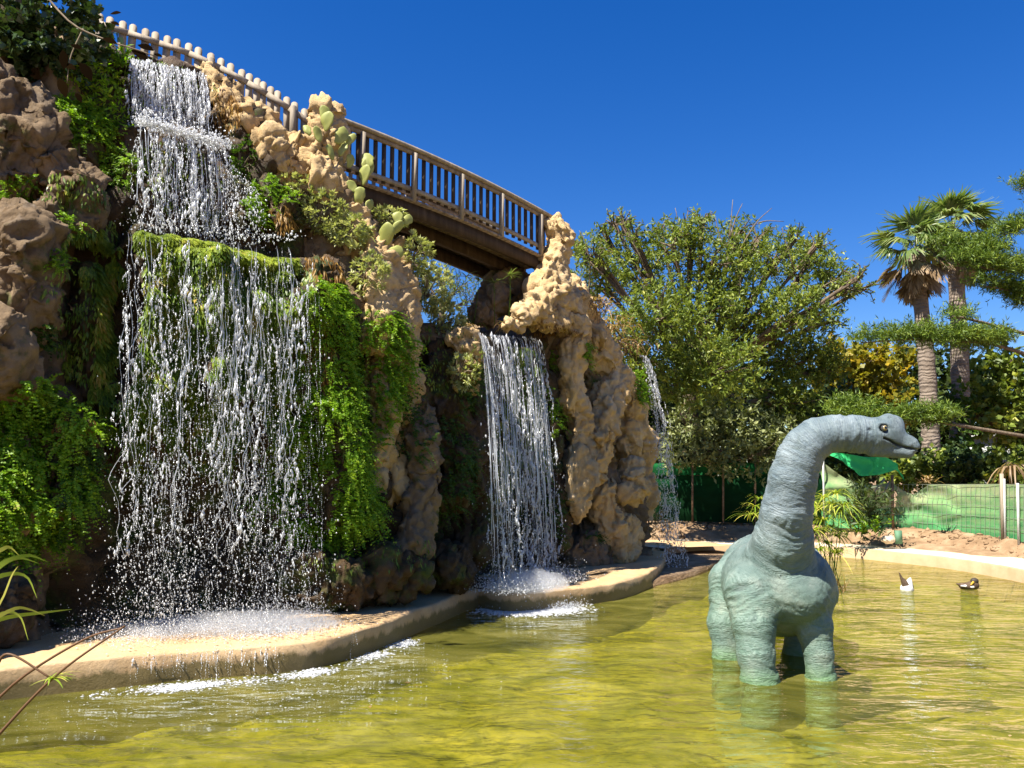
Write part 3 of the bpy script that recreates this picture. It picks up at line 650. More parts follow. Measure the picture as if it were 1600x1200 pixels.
xs = np.r_[np.arange(2.35, 4.1, h), np.arange(4.1, 5.15, .0115)]; ys = np.r_[np.arange(9.5, 10.35, .015), np.arange(10.35, 15.1, h*1.25)]; zs = np.r_[np.arange(-.85, 2.5, h), np.arange(2.5, 3.5, .0115)]
Fv = np.full((len(xs), len(ys), len(zs)), 9.0, np.float32)
def sub(lo, hi, mg=.25):
    sl = []
    for g_, a_, b_ in zip((xs, ys, zs), lo, hi): sl.append(slice(int(np.searchsorted(g_, a_-mg)), int(np.searchsorted(g_, b_+mg))))
    P = np.stack(np.meshgrid(xs[sl[0]], ys[sl[1]], zs[sl[2]], indexing='ij'), -1).astype(np.float32); return tuple(sl), P
def put_ell(c, r, k):
    c = np.asarray(c); r = np.asarray(r); s_, P = sub(c-r, c+r); Fv[s_] = smin(Fv[s_], sd_ell(P, c, r), k)
put_ell(A(1214, 912, 11.05), (.70, .88, .60), .1)
put_ell(A(1208, 905, 12.0), (.76, .95, .66), .15)
put_ell(A(1246, 935, 10.47), (.32, .34, .26), .12)           # chest bulge
for a, b_, ra, rb, k, kind in bones:
    r_ = max(ra, rb); s_, P = sub(np.minimum(a, b_)-r_, np.maximum(a, b_)+r_); dd, _t = sd_cone(P, a, b_, ra, rb); Fv[s_] = smin(Fv[s_], dd, k)
HY = 9.93
def put_cone(u, v, ru, rv, k):
    a, b_ = A(*u), A(*v); r_ = max(ru, rv); s_, P = sub(np.minimum(a, b_)-r_, np.maximum(a, b_)+r_); dd, _t = sd_cone(P, a, b_, ru, rv); Fv[s_] = smin(Fv[s_], dd, k)
put_cone((1372, 680, HY), (1386, 678, HY-.02), .215, .20, .04)   # skull
put_cone((1389, 664, HY), (1396, 664, HY), .145, .125, .05)      # crest
put_cone((1388, 686, HY-.02), (1420, 693, HY-.1), .165, .10, .05)   # snout
put_cone((1418, 694, HY-.1), (1426, 697, HY-.12), .10, .085, .03)
put_cone((1368, 697, HY), (1418, 707, HY-.1), .135, .078, .02)   # jaw
put_cone((1348, 694, HY), (1360, 697, HY), .10, .10, .04)        # throat fold
put_cone((1375, 664, HY-.16), (1388, 665, HY-.155), .045, .045, .03)    # brow
def carve_xz(pts, r_, y0, y1, k=.012):
    for u, v in zip(pts[:-1], pts[1:]):
        a, b_ = A(*u, HY), A(*v, HY); lo = np.minimum(a, b_)-r_; hi = np.maximum(a, b_)+r_; lo[1] = y0; hi[1] = y1
        s_, P = sub(lo, hi, .06); q = P.copy(); q[..., 1] = HY; a[1] = b_[1] = HY; dd, _t = sd_cone(q, a, b_, r_, r_*.9)
        dd = np.maximum(dd, (.5*(y1-y0)-.0)-.5*(y1-y0)*1.0+ .085-np.abs(P[..., 1]-(HY-.03)))
        Fv[s_] = np.maximum(Fv[s_], -dd)
carve_xz([(1369, 685), (1377, 688), (1390, 695), (1405, 700), (1420, 703), (1438, 703.5)], .0085, 9.4, 10.4)
def carve_ball(c, r_):
    s_, P = sub(c-r_, c+r_, .05); Fv[s_] = -smin(-Fv[s_], np.linalg.norm(P-c, axis=-1)-r_, .02)
def head_surface(px, py):                       # march from the camera side onto the head
    Ys = np.linspace(9.4, 10.2, 161); vals = []
    for Y in Ys:
        p = A(px, py, Y); i_ = [int(np.clip(np.searchsorted(g_, p[k]), 0, len(g_)-1)) for k, g_ in enumerate((xs, ys, zs))]; vals.append(Fv[tuple(i_)])
    j = np.argmax(np.array(vals) < 0); return A(px, py, Ys[j])
eye_c = head_surface(1382, 669); carve_ball(eye_c+np.array((0, .005, 0)), .05)
carve_ball(head_surface(1391, 652), .022); carve_ball(head_surface(1359, 672), .026)
V, F = surface_nets(Fv, xs, ys, zs)
V = V.astype(float)
for _ in range(1):                              # light smoothing
    S_ = np.zeros_like(V); c_ = np.zeros(len(V))
    for k in range(4): np.add.at(S_, F[:, k], V[F[:, (k+1) % 4]]+V[F[:, k-1]]); np.add.at(c_, F[:, k], 2)
    V = V*.55+.45*S_/c_[:, None]
nrm = vnormals(V, F)
wsum = np.zeros(len(V)); wr = np.zeros(len(V)); axs = np.zeros(len(V)); cum = {}
for a, b_, ra, rb, k, kind in bones:
    dd, t = sd_cone(V.astype(np.float32), a, b_, ra, rb); ln = float(np.linalg.norm(b_-a)); c0 = cum.get(kind, 0.); cum[kind] = c0+ln
    w_ = np.exp(-np.clip(np.abs(dd), 0, 1)/.045); ax = c0+t*ln; fr = {'neck': 13, 'leg': 11, 'tail': 9}[kind]
    Pn = np.stack([ax*fr + 1.3*fbm(V*2.2, 2), V[:, 0]*2.4+ax, V[:, 1]*2.4], 1)
    wv = 1-2*np.abs(perlin(Pn)); wv = wv+.5*(1-2*np.abs(perlin(Pn*1.9+7)))
    wr += w_*wv; wsum += w_; axs += w_*ax*(1 if kind != 'leg' else .85)
bw = .015; Pb = np.stack([V[:, 0]*4, V[:, 1]*3, V[:, 2]*9+1.2*fbm(V*2, 2)*2], 1); wb = 1-2*np.abs(perlin(Pb))+.6*(1-2*np.abs(perlin(V*15)))
wr = (wr+bw*wb)/(wsum+bw); axs = (axs+.02*(3+V[:, 2]*1.0+.35*fbm(V*1.5, 2)))/(wsum+.02)
# the head is smoother
hd = np.clip((V[:, 0]-A(1345, 680, HY)[0])/.15, 0, 1)*(V[:, 2] > 2.3)
wr = wr*(1-.75*hd)
V = V+nrm*((wr-.4)*.018)[:, None]
m, N, L = new_mat('painted dinosaur skin'); M['dino'] = m
g = N.new('ShaderNodeNewGeometry').outputs['Position']; sep = N.new('ShaderNodeSeparateXYZ'); L.new(g, sep.inputs[0])
zf = node(N, 'ShaderNodeMapRange'); zf.inputs['From Min'].default_value = .9; zf.inputs['From Max'].default_value = 2.1; L.new(sep.outputs[2], zf.inputs[0])
n1 = noise(N, L, g, 3.2, 6, .65)
ca = ramp(N, L, n1, [(.3, (.07, .125, .095)), (.5, (.115, .178, .135)), (.7, (.21, .255, .195))]); cb = ramp(N, L, n1, [(.3, (.075, .108, .125)), (.5, (.12, .158, .178)), (.7, (.19, .23, .25))])
c = mixc(N, L, zf.outputs[0], ca, cb)
wa = node(N, 'ShaderNodeAttribute', attribute_name='rnd'); c = mixc(N, L, ramp(N, L, wa.outputs['Fac'], [(.15, (.75, .75, .75)), (.5, (0, 0, 0))]), c, (.045, .07, .06))
zl_ = node(N, 'ShaderNodeMapRange'); zl_.inputs['From Min'].default_value = .22; zl_.inputs['From Max'].default_value = .02; L.new(sep.outputs[2], zl_.inputs[0])
c = mixc(N, L, zl_.outputs[0], c, (.09, .17, .07))              # algae at the water line
vo = node(N, 'ShaderNodeTexVoronoi', Scale=26.0); L.new(g, vo.inputs['Vector']); b1 = bump(N, L, vo.outputs['Distance'], .35, .012)
b2 = bump(N, L, noise(N, L, g, 40, 5, .6), .35, .012, b1)
aa = node(N, 'ShaderNodeAttribute', attribute_name='axial'); cx = N.new('ShaderNodeCombineXYZ'); ma = N.new('ShaderNodeMath'); ma.operation = 'MULTIPLY'; ma.inputs[1].default_value = 9.0; L.new(aa.outputs['Fac'], ma.inputs[0]); L.new(ma.outputs[0], cx.inputs[0]); L.new(sep.outputs[0], cx.inputs[1]); L.new(sep.outputs[1], cx.inputs[2])
wn_ = noise(N, L, cx.outputs[0], 6.0, 4, .6, .5); b2 = bump(N, L, ramp(N, L, wn_, [(.36, (0, 0, 0)), (.5, (1, 1, 1)), (.64, (0, 0, 0))]), .5, .016, b2)
c = mixc(N, L, ramp(N, L, wn_, [(.40, (.0, .0, .0)), (.5, (.18, .18, .18)), (.60, (.0, .0, .0))]), c, (.28, .34, .31))
finish(N, L, c, .55, b2, .35)
dino = empty('dinosaur_sculpture', 'grey-green long-necked dinosaur sculpture standing in the pond with its head turned', 'sculpture')
dbody = obj('body', V, F, M['dino'], dino, smooth=True, attrs={'rnd': np.clip(wr*.5+.35, 0, 1), 'axial': axs})
m, N, L = new_mat('glass eye'); M['eye'] = m; a = node(N, 'ShaderNodeAttribute', attribute_name='rnd')
finish(N, L, ramp(N, L, a.outputs['Fac'], [(.0, (.01, .01, .01)), (.36, (.01, .01, .01)), (.42, (.30, .24, .11)), (.72, (.22, .18, .09)), (.78, (.05, .05, .045))]), .12, None, .6)
for sgn in (-1, 1):
    c_ = np.array(eye_c, float)+np.array((0, .016, 0)); ax_ = unit(np.array((.25, -1, .12)))
    if sgn > 0: c_[1] = 2*(HY-.01)-c_[1]; ax_ = ax_*np.array((1, -1, 1))
    u_ = unit(np.cross(ax_, (0, 0, 1))); v_ = np.cross(u_, ax_); Vv = [ax_*.04]; at_r = [0.]
    for a_ in np.linspace(.12, 1.7, 12):
        for t_ in np.arange(20)*2*PI/20: Vv.append(.04*(math.cos(a_)*ax_+math.sin(a_)*(math.cos(t_)*u_+math.sin(t_)*v_))); at_r.append(a_/1.2)
    Vv = np.array(Vv)+c_; Q = [(1+r_*20+k, 1+r_*20+(k+1) % 20, 1+(r_+1)*20+(k+1) % 20, 1+(r_+1)*20+k) for r_ in range(11) for k in range(20)]; T = [(0, 1+(k+1) % 20, 1+k) for k in range(20)]
    obj('eye', Vv, [np.array(Q), np.array(T)], M['eye'], dbody, smooth=True, attrs={'rnd': np.clip(at_r, 0, 1)})

# ------------------------------------------------------------------ plants: helpers
dg = bpy.context.evaluated_depsgraph_get()
_V = []; _F = []; _n = 0
for o in [wall]+ROCKS:
    me = o.data; v = np.empty(len(me.vertices)*3, np.float32); me.vertices.foreach_get('co', v); v = v.reshape(-1, 3); me.calc_loop_triangles()
    t = np.empty(len(me.loop_triangles)*3, np.int32); me.loop_triangles.foreach_get('vertices', t); _V.append(v); _F.append(t.reshape(-1, 3)+_n); _n += len(v)
BVH = BVHTree.FromPolygons(np.concatenate(_V).tolist(), np.concatenate(_F).tolist())
CO = np.array((.75, -.66, 0.)); CO = CO/np.linalg.norm(CO); AL = np.array((.66, .75, 0.)); AL = AL/np.linalg.norm(AL); UP = np.array((0, 0, 1.))
def pick(px, py):
    d = at(px, py, 10)-np.array((0, 0, EYE)); h_ = BVH.ray_cast(Vector((0, 0, EYE)), Vector(d).normalized())
    return (np.array(h_[0]), np.array(h_[1])) if h_[0] is not None else (at(px, py, Yc(px)+1), CO)
def on_cliff(c, rx, rz, n, reach=1.5, seed=0):
    """points on the rock round a spot: cast at the cliff along its own normal"""
    r_ = np.random.default_rng(seed); P = []; Nn = []
    for _ in range(n*3):
        if len(P) >= n: break
        a = r_.uniform(0, 2*PI); q = math.sqrt(r_.uniform(0, 1)); p = c+AL*rx*q*math.cos(a)+UP*rz*q*math.sin(a)
        o_ = p+CO*reach; h_ = BVH.ray_cast(Vector(o_), Vector(-CO))
        if h_[0] is None or h_[3] > reach*2: continue
        nn = np.array(h_[1]); P.append(np.array(h_[0])); Nn.append(nn if nn @ CO > 0 else -nn)
    return np.array(P).reshape(-1, 3), np.array(Nn).reshape(-1, 3)
def leafquads(C, D, Nr, Ln, Wd, fold=.15):
    """kite-shaped leaves: base C, direction D, rough normal Nr"""
    D = unit(D); S = unit(np.cross(D, Nr)); U = np.cross(S, D); Ln = np.broadcast_to(Ln, (len(C),))[:, None]; Wd = np.broadcast_to(Wd, (len(C),))[:, None]
    V = np.stack([C, C+D*Ln*.45+S*Wd*.5+U*Wd*fold, C+D*Ln, C+D*Ln*.45-S*Wd*.5+U*Wd*fold], 1); return V.reshape(-1, 3), np.arange(len(C)*4).reshape(-1, 4)
def rdir(n, r_): return unit(r_.normal(size=(n, 3)))
def fronds(P, Nr, ln, k=11, leaf=.16, droop=.7, seed=0, lift=.35):
    r_ = np.random.default_rng(seed); n = len(P); Ls = ln*r_.uniform(.55, 1.2, n); D = unit(Nr*.9+UP*lift+.75*rdir(n, r_))
    t = np.linspace(.12, 1, k)[None, :, None]; droop = (droop*r_.uniform(.35, 1.25, n))[:, None, None]; q = P[:, None]+D[:, None]*Ls[:, None, None]*t-UP*(Ls[:, None, None]*droop*t*t)
    tg = D[:, None]-UP*2*droop*t; tg = unit(tg); sd = unit(np.cross(tg, UP+.01)); C = []; DD = []; NN = []; LL = []; RR = []
    base = r_.uniform(0, .55, n)
    for sg in (-1, 1):
        C.append(q.reshape(-1, 3)); DD.append((sd*sg+tg*.5+.35*r_.normal(size=q.shape)).reshape(-1, 3)); NN.append((UP*.6+Nr[:, None]+.6*r_.normal(size=q.shape)).reshape(-1, 3))
        LL.append((Ls[:, None]*leaf*(1.15-.7*t[..., 0])*r_.uniform(.7, 1.3, (n, k))).ravel()); RR.append((base[:, None]+r_.uniform(0, .42, (n, k))).ravel())
    C = np.concatenate(C); L_ = np.concatenate(LL); V, F = leafquads(C, np.concatenate(DD), np.concatenate(NN), L_, L_*.8); return V, F, np.repeat(np.concatenate(RR), 4)
SEED = [100]
def fern(px, py, rx, ry, n, label, mat='fern', ln=.34, group='ferns hanging on the cliff', name='fern', cat='fern', **kw):
    SEED[0] += 1; c, nn = pick(px, py); k_ = mpp(c[1]); P, Nn = on_cliff(c, rx*k_/.85, ry*k_, n, seed=SEED[0])
    if len(P) == 0: P = c[None]; Nn = nn[None]
    V, F, R = fronds(P, unit(Nn*.5+CO*.6), ln, seed=SEED[0], **kw)
    return tag(obj(name, V, F, M[mat], attrs={'rnd': R}), label, cat, group)
fern(132, 190, 48, 42, 300, 'bright green fern clump left of the uppermost waterfall', ln=.30)
fern(178, 262, 20, 32, 90, 'small fern between the dark boulder and the upper cascade', ln=.26)
fern(18, 300, 28, 22, 70, 'small bright fern at the left edge below the top boulder', ln=.24)
fern(108, 348, 22, 12, 50, 'little fern tuft on the rim of the dark left boulder', ln=.2)
fern(92, 408, 13, 20, 50, 'lone fern sprig hanging on the big left rock', ln=.2)
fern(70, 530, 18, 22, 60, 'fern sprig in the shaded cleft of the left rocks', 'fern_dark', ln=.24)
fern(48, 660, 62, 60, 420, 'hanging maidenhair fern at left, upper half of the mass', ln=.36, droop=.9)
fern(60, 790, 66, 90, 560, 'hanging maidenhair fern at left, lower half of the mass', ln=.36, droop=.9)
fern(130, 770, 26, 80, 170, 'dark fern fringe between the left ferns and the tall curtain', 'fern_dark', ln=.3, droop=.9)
fern(528, 485, 50, 48, 380, 'fern below the orange moss at the top of the central green column', ln=.30, droop=.8)
fern(550, 565, 66, 70, 640, 'fern in the middle of the central green column', ln=.32, droop=.8)
fern(548, 665, 78, 66, 720, 'broad bright fern in the lower part of the central column', ln=.34, droop=.8)
fern(545, 785, 86, 72, 820, 'lowest and widest fern of the central green column', ln=.36, droop=.9)
fern(500, 570, 26, 85, 300, 'fern strip along the left edge of the central green column', ln=.28, droop=.8)
fern(590, 615, 34, 60, 260, 'fern tuft on the right flank of the central green column', ln=.30, droop=.8)
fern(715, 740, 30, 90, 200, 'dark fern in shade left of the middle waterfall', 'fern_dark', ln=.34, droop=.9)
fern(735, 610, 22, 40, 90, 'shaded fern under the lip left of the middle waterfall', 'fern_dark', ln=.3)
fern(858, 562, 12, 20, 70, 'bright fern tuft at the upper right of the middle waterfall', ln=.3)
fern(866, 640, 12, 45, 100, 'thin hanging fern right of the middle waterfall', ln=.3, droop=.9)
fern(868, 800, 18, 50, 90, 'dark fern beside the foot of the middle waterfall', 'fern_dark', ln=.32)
fern(997, 600, 12, 34, 110, 'bright fern at the right edge beside the thin waterfall', ln=.36, droop=.8)
fern(930, 830, 16, 18, 60, 'small dark fern at the foot of the rock columns', 'fern_dark', ln=.28)
fern(395, 330, 24, 30, 90, 'fern tuft right of the middle cascade', ln=.25)
fern(425, 300, 26, 26, 100, 'fern above the right end of the mossy lip', 'fern', ln=.25)
fern(640, 660, 16, 60, 80, 'dark fern strip on the shaded middle buttress', 'fern_dark', ln=.3)
# moss that carpets the rock under the water
def moss(px, py, rx, ry, n, label, mat='moss', ln=.10, wd=.022):
    SEED[0] += 1; r_ = np.random.default_rng(SEED[0]); c, nn = pick(px, py); k_ = mpp(c[1]); P, Nn = on_cliff(c, rx*k_/.85, ry*k_, n, seed=SEED[0])
    cl = .5+.5*np.clip(fbm(P*3.2, 3)*1.6, -1, 1); keep = r_.uniform(0, 1, len(P)) < cl*1.3; P, Nn, cl = P[keep], Nn[keep], cl[keep]
    V, F = leafquads(P+Nn*.02, Nn*.35-UP*1.1+.3*rdir(len(P), r_), Nn+.5*rdir(len(P), r_), ln*r_.uniform(.4, 1.3, len(P)), wd*r_.uniform(.6, 1.5, len(P)))
    return tag(obj('moss', V, F, M[mat], attrs={'rnd': np.repeat(np.clip(cl*.6+r_.uniform(-.1, .4, len(P)), 0, 1), 4)}), label, 'moss', 'moss on the cliff', 'stuff')
def moss_band(A_, B_, n, zlo, zhi, label, mat, ln, wd):
    """moss along the edge of the shelf: cast at the rock below the lip, all along it"""
    r_ = np.random.default_rng(int(zlo*100)); P = []; Nn = []
    for _ in range(n):
        p = A_+(B_-A_)*r_.uniform(0, 1); p[2] = zlo+(zhi-zlo)*r_.uniform(0, 1)**.7; h_ = BVH.ray_cast(Vector(p+CO*1.2), Vector(-CO))
        if h_[0] is not None and h_[3] < 2.2: P.append(np.array(h_[0])); Nn.append(unit(np.array(h_[1])*.4+CO*.8))
    P = np.array(P); Nn = np.array(Nn); V, F = leafquads(P+Nn*.03, Nn*.6-UP*.9+.4*rdir(len(P), r_), Nn+UP*.4+.5*rdir(len(P), r_), ln*r_.uniform(.4, 1.3, len(P)), wd*r_.uniform(.6, 1.5, len(P)))
    return tag(obj('moss', V, F, M[mat], attrs={'rnd': np.repeat(np.clip(.5+.5*fbm(P*3, 2)+r_.uniform(-.25, .25, len(P)), 0, 1), 4)}), label, 'moss', 'moss on the cliff', 'stuff')
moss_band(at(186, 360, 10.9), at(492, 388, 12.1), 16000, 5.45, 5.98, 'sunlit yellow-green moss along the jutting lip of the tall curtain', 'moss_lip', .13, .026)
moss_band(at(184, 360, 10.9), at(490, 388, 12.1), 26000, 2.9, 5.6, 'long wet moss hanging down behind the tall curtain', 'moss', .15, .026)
moss(335, 400, 160, 62, 16000, 'wet green moss hanging from the lip of the tall curtain')
moss(330, 540, 160, 110, 14000, 'dark wet moss behind the tall curtain of water')
moss(330, 680, 150, 70, 5000, 'sparse moss above the dark hollow')
moss(270, 270, 70, 60, 1500, 'moss behind the middle cascade')
moss(255, 130, 60, 40, 900, 'moss behind the uppermost cascade')
moss(800, 600, 50, 80, 6000, 'green algae behind the middle waterfall', ln=.12, wd=.025)
moss(800, 720, 50, 70, 5000, 'green algae low behind the middle waterfall', ln=.12, wd=.025)
moss(505, 425, 26, 36, 900, 'dry orange moss on top of the central green column', 'moss_orange', .16)
moss(492, 560, 13, 75, 900, 'orange stripe of dry moss down the central column', 'moss_orange', .2)
moss(120, 662, 26, 12, 350, 'orange moss on a small ledge at left', 'moss_orange', .12)
moss(430, 340, 26, 24, 500, 'orange moss right of the middle cascade', 'moss_orange', .14)
moss(355, 170, 14, 40, 400, 'brown moss beside the uppermost cascade', 'moss_orange', .14)
moss(795, 522, 55, 6, 500, 'yellow moss along the lip of the middle waterfall', 'moss_orange', .08)
moss(735, 580, 14, 25, 300, 'ochre moss left of the middle waterfall', 'moss_orange', .12)
for (px, py, rx, ry, nn_, lb) in [(190, 420, 22, 90, 900, 'moss on the dark rock at the left end of the curtain'), (560, 860, 90, 30, 500, 'dark moss on the foot of the central column'), (100, 480, 60, 60, 500, 'thin moss on the left rocks'), (110, 300, 50, 30, 400, 'moss on top of the dark boulder'), (700, 560, 40, 60, 700, 'moss in the shaded cleft right of the buttress'), (460, 680, 30, 180, 900, 'moss between the curtain and the ferns')]:
    moss(px, py, rx, ry, nn_, lb)

# shrubs with pale leaf rosettes
def shrub(px, py, rx, ry, n, label, mat='shrub', ls=.085, name='shrub', group='pale-leaved shrubs on the cliff', depth=.35, per=9, Y=None):
    SEED[0] += 1; r_ = np.random.default_rng(SEED[0]); c = pick(px, py)[0] if Y is None else at(px, py, Y); k_ = mpp(c[1]); R3 = np.array((rx*k_, depth, ry*k_))
    q = rdir(n, r_)*np.power(r_.uniform(.2, 1, n), .4)[:, None]; q = q[:, 0:1]*AL*R3[0]/.9+q[:, 1:2]*CO*depth+q[:, 2:3]*UP*R3[2]; T_ = c+CO*depth*.4+q
    root = empty(name, label, 'shrub', group); mb = MB()
    for k in range(0, n, max(1, n//14)): mb.tube(spline([c-CO*.1-UP*R3[2]*.5, c+(T_[k]-c)*.5+UP*.03, T_[k]], 5), np.linspace(.014, .005, 5), 4, False)
    mb.build('stem', M['twig'], root)
    C = np.repeat(T_, per, 0); D = unit(np.repeat(unit(q), per, 0)*.7+UP*.35+rdir(n*per, r_)*.8); C = C+D*.01
    V, F = leafquads(C, D, UP+.4*rdir(n*per, r_), ls*r_.uniform(.6, 1.3, n*per), ls*.45)
    obj('foliage', V, F, M[mat], root, attrs={'rnd': np.repeat(np.clip(np.repeat(r_.uniform(0, .6, n), per)+r_.uniform(0, .4, n*per), 0, 1), 4)}); return root
shrub(500, 335, 34, 36, 170, 'pale shrub just right of the mossy lip')
shrub(455, 300, 30, 22, 90, 'pale low shrub below the crest rocks')
shrub(540, 365, 30, 28, 130, 'pale shrub above the orange moss')
shrub(570, 430, 22, 34, 110, 'pale shrub hanging over the left of the middle buttress')
shrub(640, 400, 26, 34, 150, 'pale shrub under the left end of the bridge')
shrub(668, 450, 30, 40, 220, 'bushy pale shrub in the middle of the gap under the bridge')
shrub(690, 505, 26, 34, 190, 'pale shrub hanging right of the middle buttress')
shrub(600, 345, 26, 20, 90, 'pale shrub behind the prickly pear pads')
shrub(715, 580, 14, 30, 70, 'thin shrub left of the middle waterfall lip')
shrub(380, 250, 22, 40, 90, 'dark wet shrub right of the upper cascade', 'fern_dark', .06, depth=.15)

# ivy in the top left corner
def foliage_blob(name, label, cat, blobs, n, ls, mat, seed, asp=.8, group=None, up_=.4, trunk=None, tmat='bark', twigs=True, tr=.12, narrow=None, limbs=True):
    """leaves grown on twigs that leave limbs; blobs: centre, radii"""
    r_ = np.random.default_rng(seed); root = empty(name, label, cat, group); CC = []; DD = []; RR = []; tot = sum(float(np.prod(b_[1]))**(2/3) for b_ in blobs); mb = MB()
    for c, R3 in blobs:
        c = np.asarray(c, float); R3 = np.asarray(R3, float); nb_ = int(n*float(np.prod(R3))**(2/3)/tot); per = 14; nt_ = max(3, nb_//per)
        q = rdir(nt_, r_)*np.power(r_.uniform(.05, 1, nt_), .42)[:, None]; q *= (1+.35*fbm(q*2.2+seed+c*.3, 2))[:, None]; tip = c+q*R3; od = unit(q*R3+1e-6)
        tl = ls*r_.uniform(1.5, 3.6, nt_); dr = unit(od*.8+UP*up_+.7*rdir(nt_, r_)); tone = r_.uniform(0, .55, nt_)
        tt = r_.uniform(0, 1, (nt_, per)); C = tip[:, None]+dr[:, None]*(tl[:, None]*tt)[..., None]; CC.append(C.reshape(-1, 3)); DD.append(np.repeat(dr, per, 0)); RR.append((tone[:, None]+r_.uniform(0, .45, (nt_, per))).ravel())
        if trunk is not None and limbs:
            fork = np.asarray(trunk[-1], float); mid = fork*.45+c*.55-UP*float(R3[2])*.25+rdir(1, r_)[0]*R3.mean()*.2
            lim = spline([fork, mid, c], 7); mb.tube(lim, np.linspace(tr*.36, tr*.06, 7), 5, False)
            for k in range(0, nt_, max(1, nt_//(9 if twigs else 3))): mb.tube(spline([lim[r_.integers(3, 7)], c+(tip[k]-c)*.5, tip[k]+dr[k]*tl[k]], 5), np.linspace(tr*.16, tr*.04, 5), 4, False)
    C = np.concatenate(CC); D = unit(np.concatenate(DD)*.5+.9*rdir(len(C), r_)); Ls = ls*r_.uniform(.6, 1.3, len(C)); V, F = leafquads(C, D, UP*.8+.8*rdir(len(C), r_), Ls, Ls*(narrow or asp))
    if trunk is not None:
        mb2 = MB(); tp = spline(trunk, 12); mb2.tube(tp, np.linspace(tr*1.25, tr*.7, 12)*(1+.1*r_.normal(size=12)), 9, True); mb2.build('trunk', M[tmat], root, True)
        if mb.V: mb.build('branches', M[tmat], root, True)
    obj('crown' if trunk is not None else 'foliage', V, F, M[mat], root, attrs={'rnd': np.repeat(np.clip(np.concatenate(RR), 0, 1), 4)}); return root
foliage_blob('ivy', 'dark ivy mass filling the top left corner', 'ivy', [(at(-20, 60, 11.6), (1.1, .5, .7)), (at(70, 20, 11.8), (.7, .5, .55)), (at(60, 90, 11.7), (.75, .4, .35)), (at(135, 60, 12.0), (.22, .3, .5)), (at(120, 110, 12.0), (.4, .3, .25))], 5200, .11, 'ivy', 21, .9)
foliage_blob('weeds', 'wispy green weeds between the ivy and the top waterfall', 'weeds', [(at(170, 110, 12.4), (.28, .25, .4)), (at(120, 128, 12.0), (.4, .2, .15)), (at(165, 170, 12.1), (.25, .2, .3))], 1500, .09, 'fern', 22, .35)
# big shade-toned leaves on a bare stem in front of the ivy
root = empty('leafy_branch', 'bare branch with large shade-toned brown leaves in front of the ivy', 'branch'); rr_ = np.random.default_rng(5)
bp_ = [at(60, -20, 9.5), at(110, 35, 9.4), at(160, 60, 9.35), at(215, 78, 9.3), at(243, 88, 9.3)]; mb = MB(); mb.tube(spline(bp_, 14), np.linspace(.014, .006, 14), 5); mb.tube(spline([at(130, 45, 9.4), at(110, 90, 9.35), at(105, 130, 9.3)], 8), np.linspace(.01, .005, 8), 5); mb.build('stem', M['twig'], root)
for (px, py, ang_, l_) in [(172, 22, .25, .15), (172, 34, -.2, .13), (160, 60, -.2, .2), (205, 78, -.35, .24), (215, 70, -.2, .22), (240, 84, -.2, .12), (98, 78, -1.3, .22), (125, 98, -.8, .26), (110, 70, -.2, .16), (92, 122, -1.0, .24), (96, 100, -.2, .2), (118, 145, -.8, .14)]:
    b_ = at(px, py, 9.33); d_ = np.array((math.cos(ang_), -.2, math.sin(ang_))); t_ = np.linspace(0, 1, 6); w_ = np.sin(PI*np.clip(t_*.93+.03, 0, 1))*l_*.24; s_ = unit(np.cross(d_, (0.2, -1, .5)))
    V = np.concatenate([b_+d_*(l_*t_)[:, None]+s_*w_[:, None]-UP*(l_*.25*t_**2)[:, None], b_+d_*(l_*t_)[:, None]-s_*w_[:, None]-UP*(l_*.25*t_**2)[:, None]]); F = np.array([(k, k+1, 7+k, 6+k) for k in range(5)])
    obj('leaf', V, F, M['leaf_backlit'], root, True, {'rnd': np.full(12, rr_.uniform(0, .4))})

# prickly pear: every pad a part
def pad_mesh():
    n1, n2 = 10, 14; V = []; 
    for i_ in range(n1+1):
        a_ = -PI/2+PI*i_/n1; z_ = .5+.5*math.sin(a_); w_ = math.cos(a_)*(.30+.10*z_)
        for j in range(n2): t_ = 2*PI*j/n2; V.append((w_*math.cos(t_), .075*math.cos(a_)**.6*math.sin(t_) if abs(math.cos(a_)) > 1e-6 else 0, z_))
    Q = [(i_*n2+j, i_*n2+(j+1) % n2, (i_+1)*n2+(j+1) % n2, (i_+1)*n2+j) for i_ in range(n1) for j in range(n2)]
    return mesh('pad', np.array(V), np.array(Q), True, {'rnd': np.clip(.35+.35*fbm(np.array(V)*3, 2), 0, 1)})
def pad_variant(k):
    me = pad_mesh(); v = np.empty(len(me.vertices)*3, np.float32); me.vertices.foreach_get('co', v); v = v.reshape(-1, 3); v = v+np.c_[.10*fbm(v*2.3+k*9, 2), .10*np.sin(v[:, 2]*3+k)*.6+.05*fbm(v*2+k, 2), .05*fbm(v*2+k*5, 2)]; me.vertices.foreach_set('co', v.astype(np.float32).ravel()); me.materials.append(M['cactus']); return me
PADS = [pad_variant(k) for k in range(5)]
PAD = pad_mesh(); PAD.materials.append(M['cactus']); PAD2 = PAD.copy(); PAD2.materials.clear(); PAD2.materials.append(M['shrub'])
def pear(label, pads, dY):
    root = empty('prickly_pear', label, 'cactus', 'prickly pears on the cliff')
    for (px, py, l_, roll, yaw) in pads:
        o = link('pad', random.choice(PADS), None, root); Y = pick(px, py)[0][1] if dY is None else Yc(px)+dY; Y = min(Y-.15, Yc(px)+1.2) if dY is None else Y
        o.location = at(px, py, Y); o.scale = (l_*1.2*random.uniform(.7, 1.15), l_*1.2, l_*1.3*random.uniform(.8, 1.15)); o.rotation_euler = (random.uniform(-.35, .35), roll, yaw)
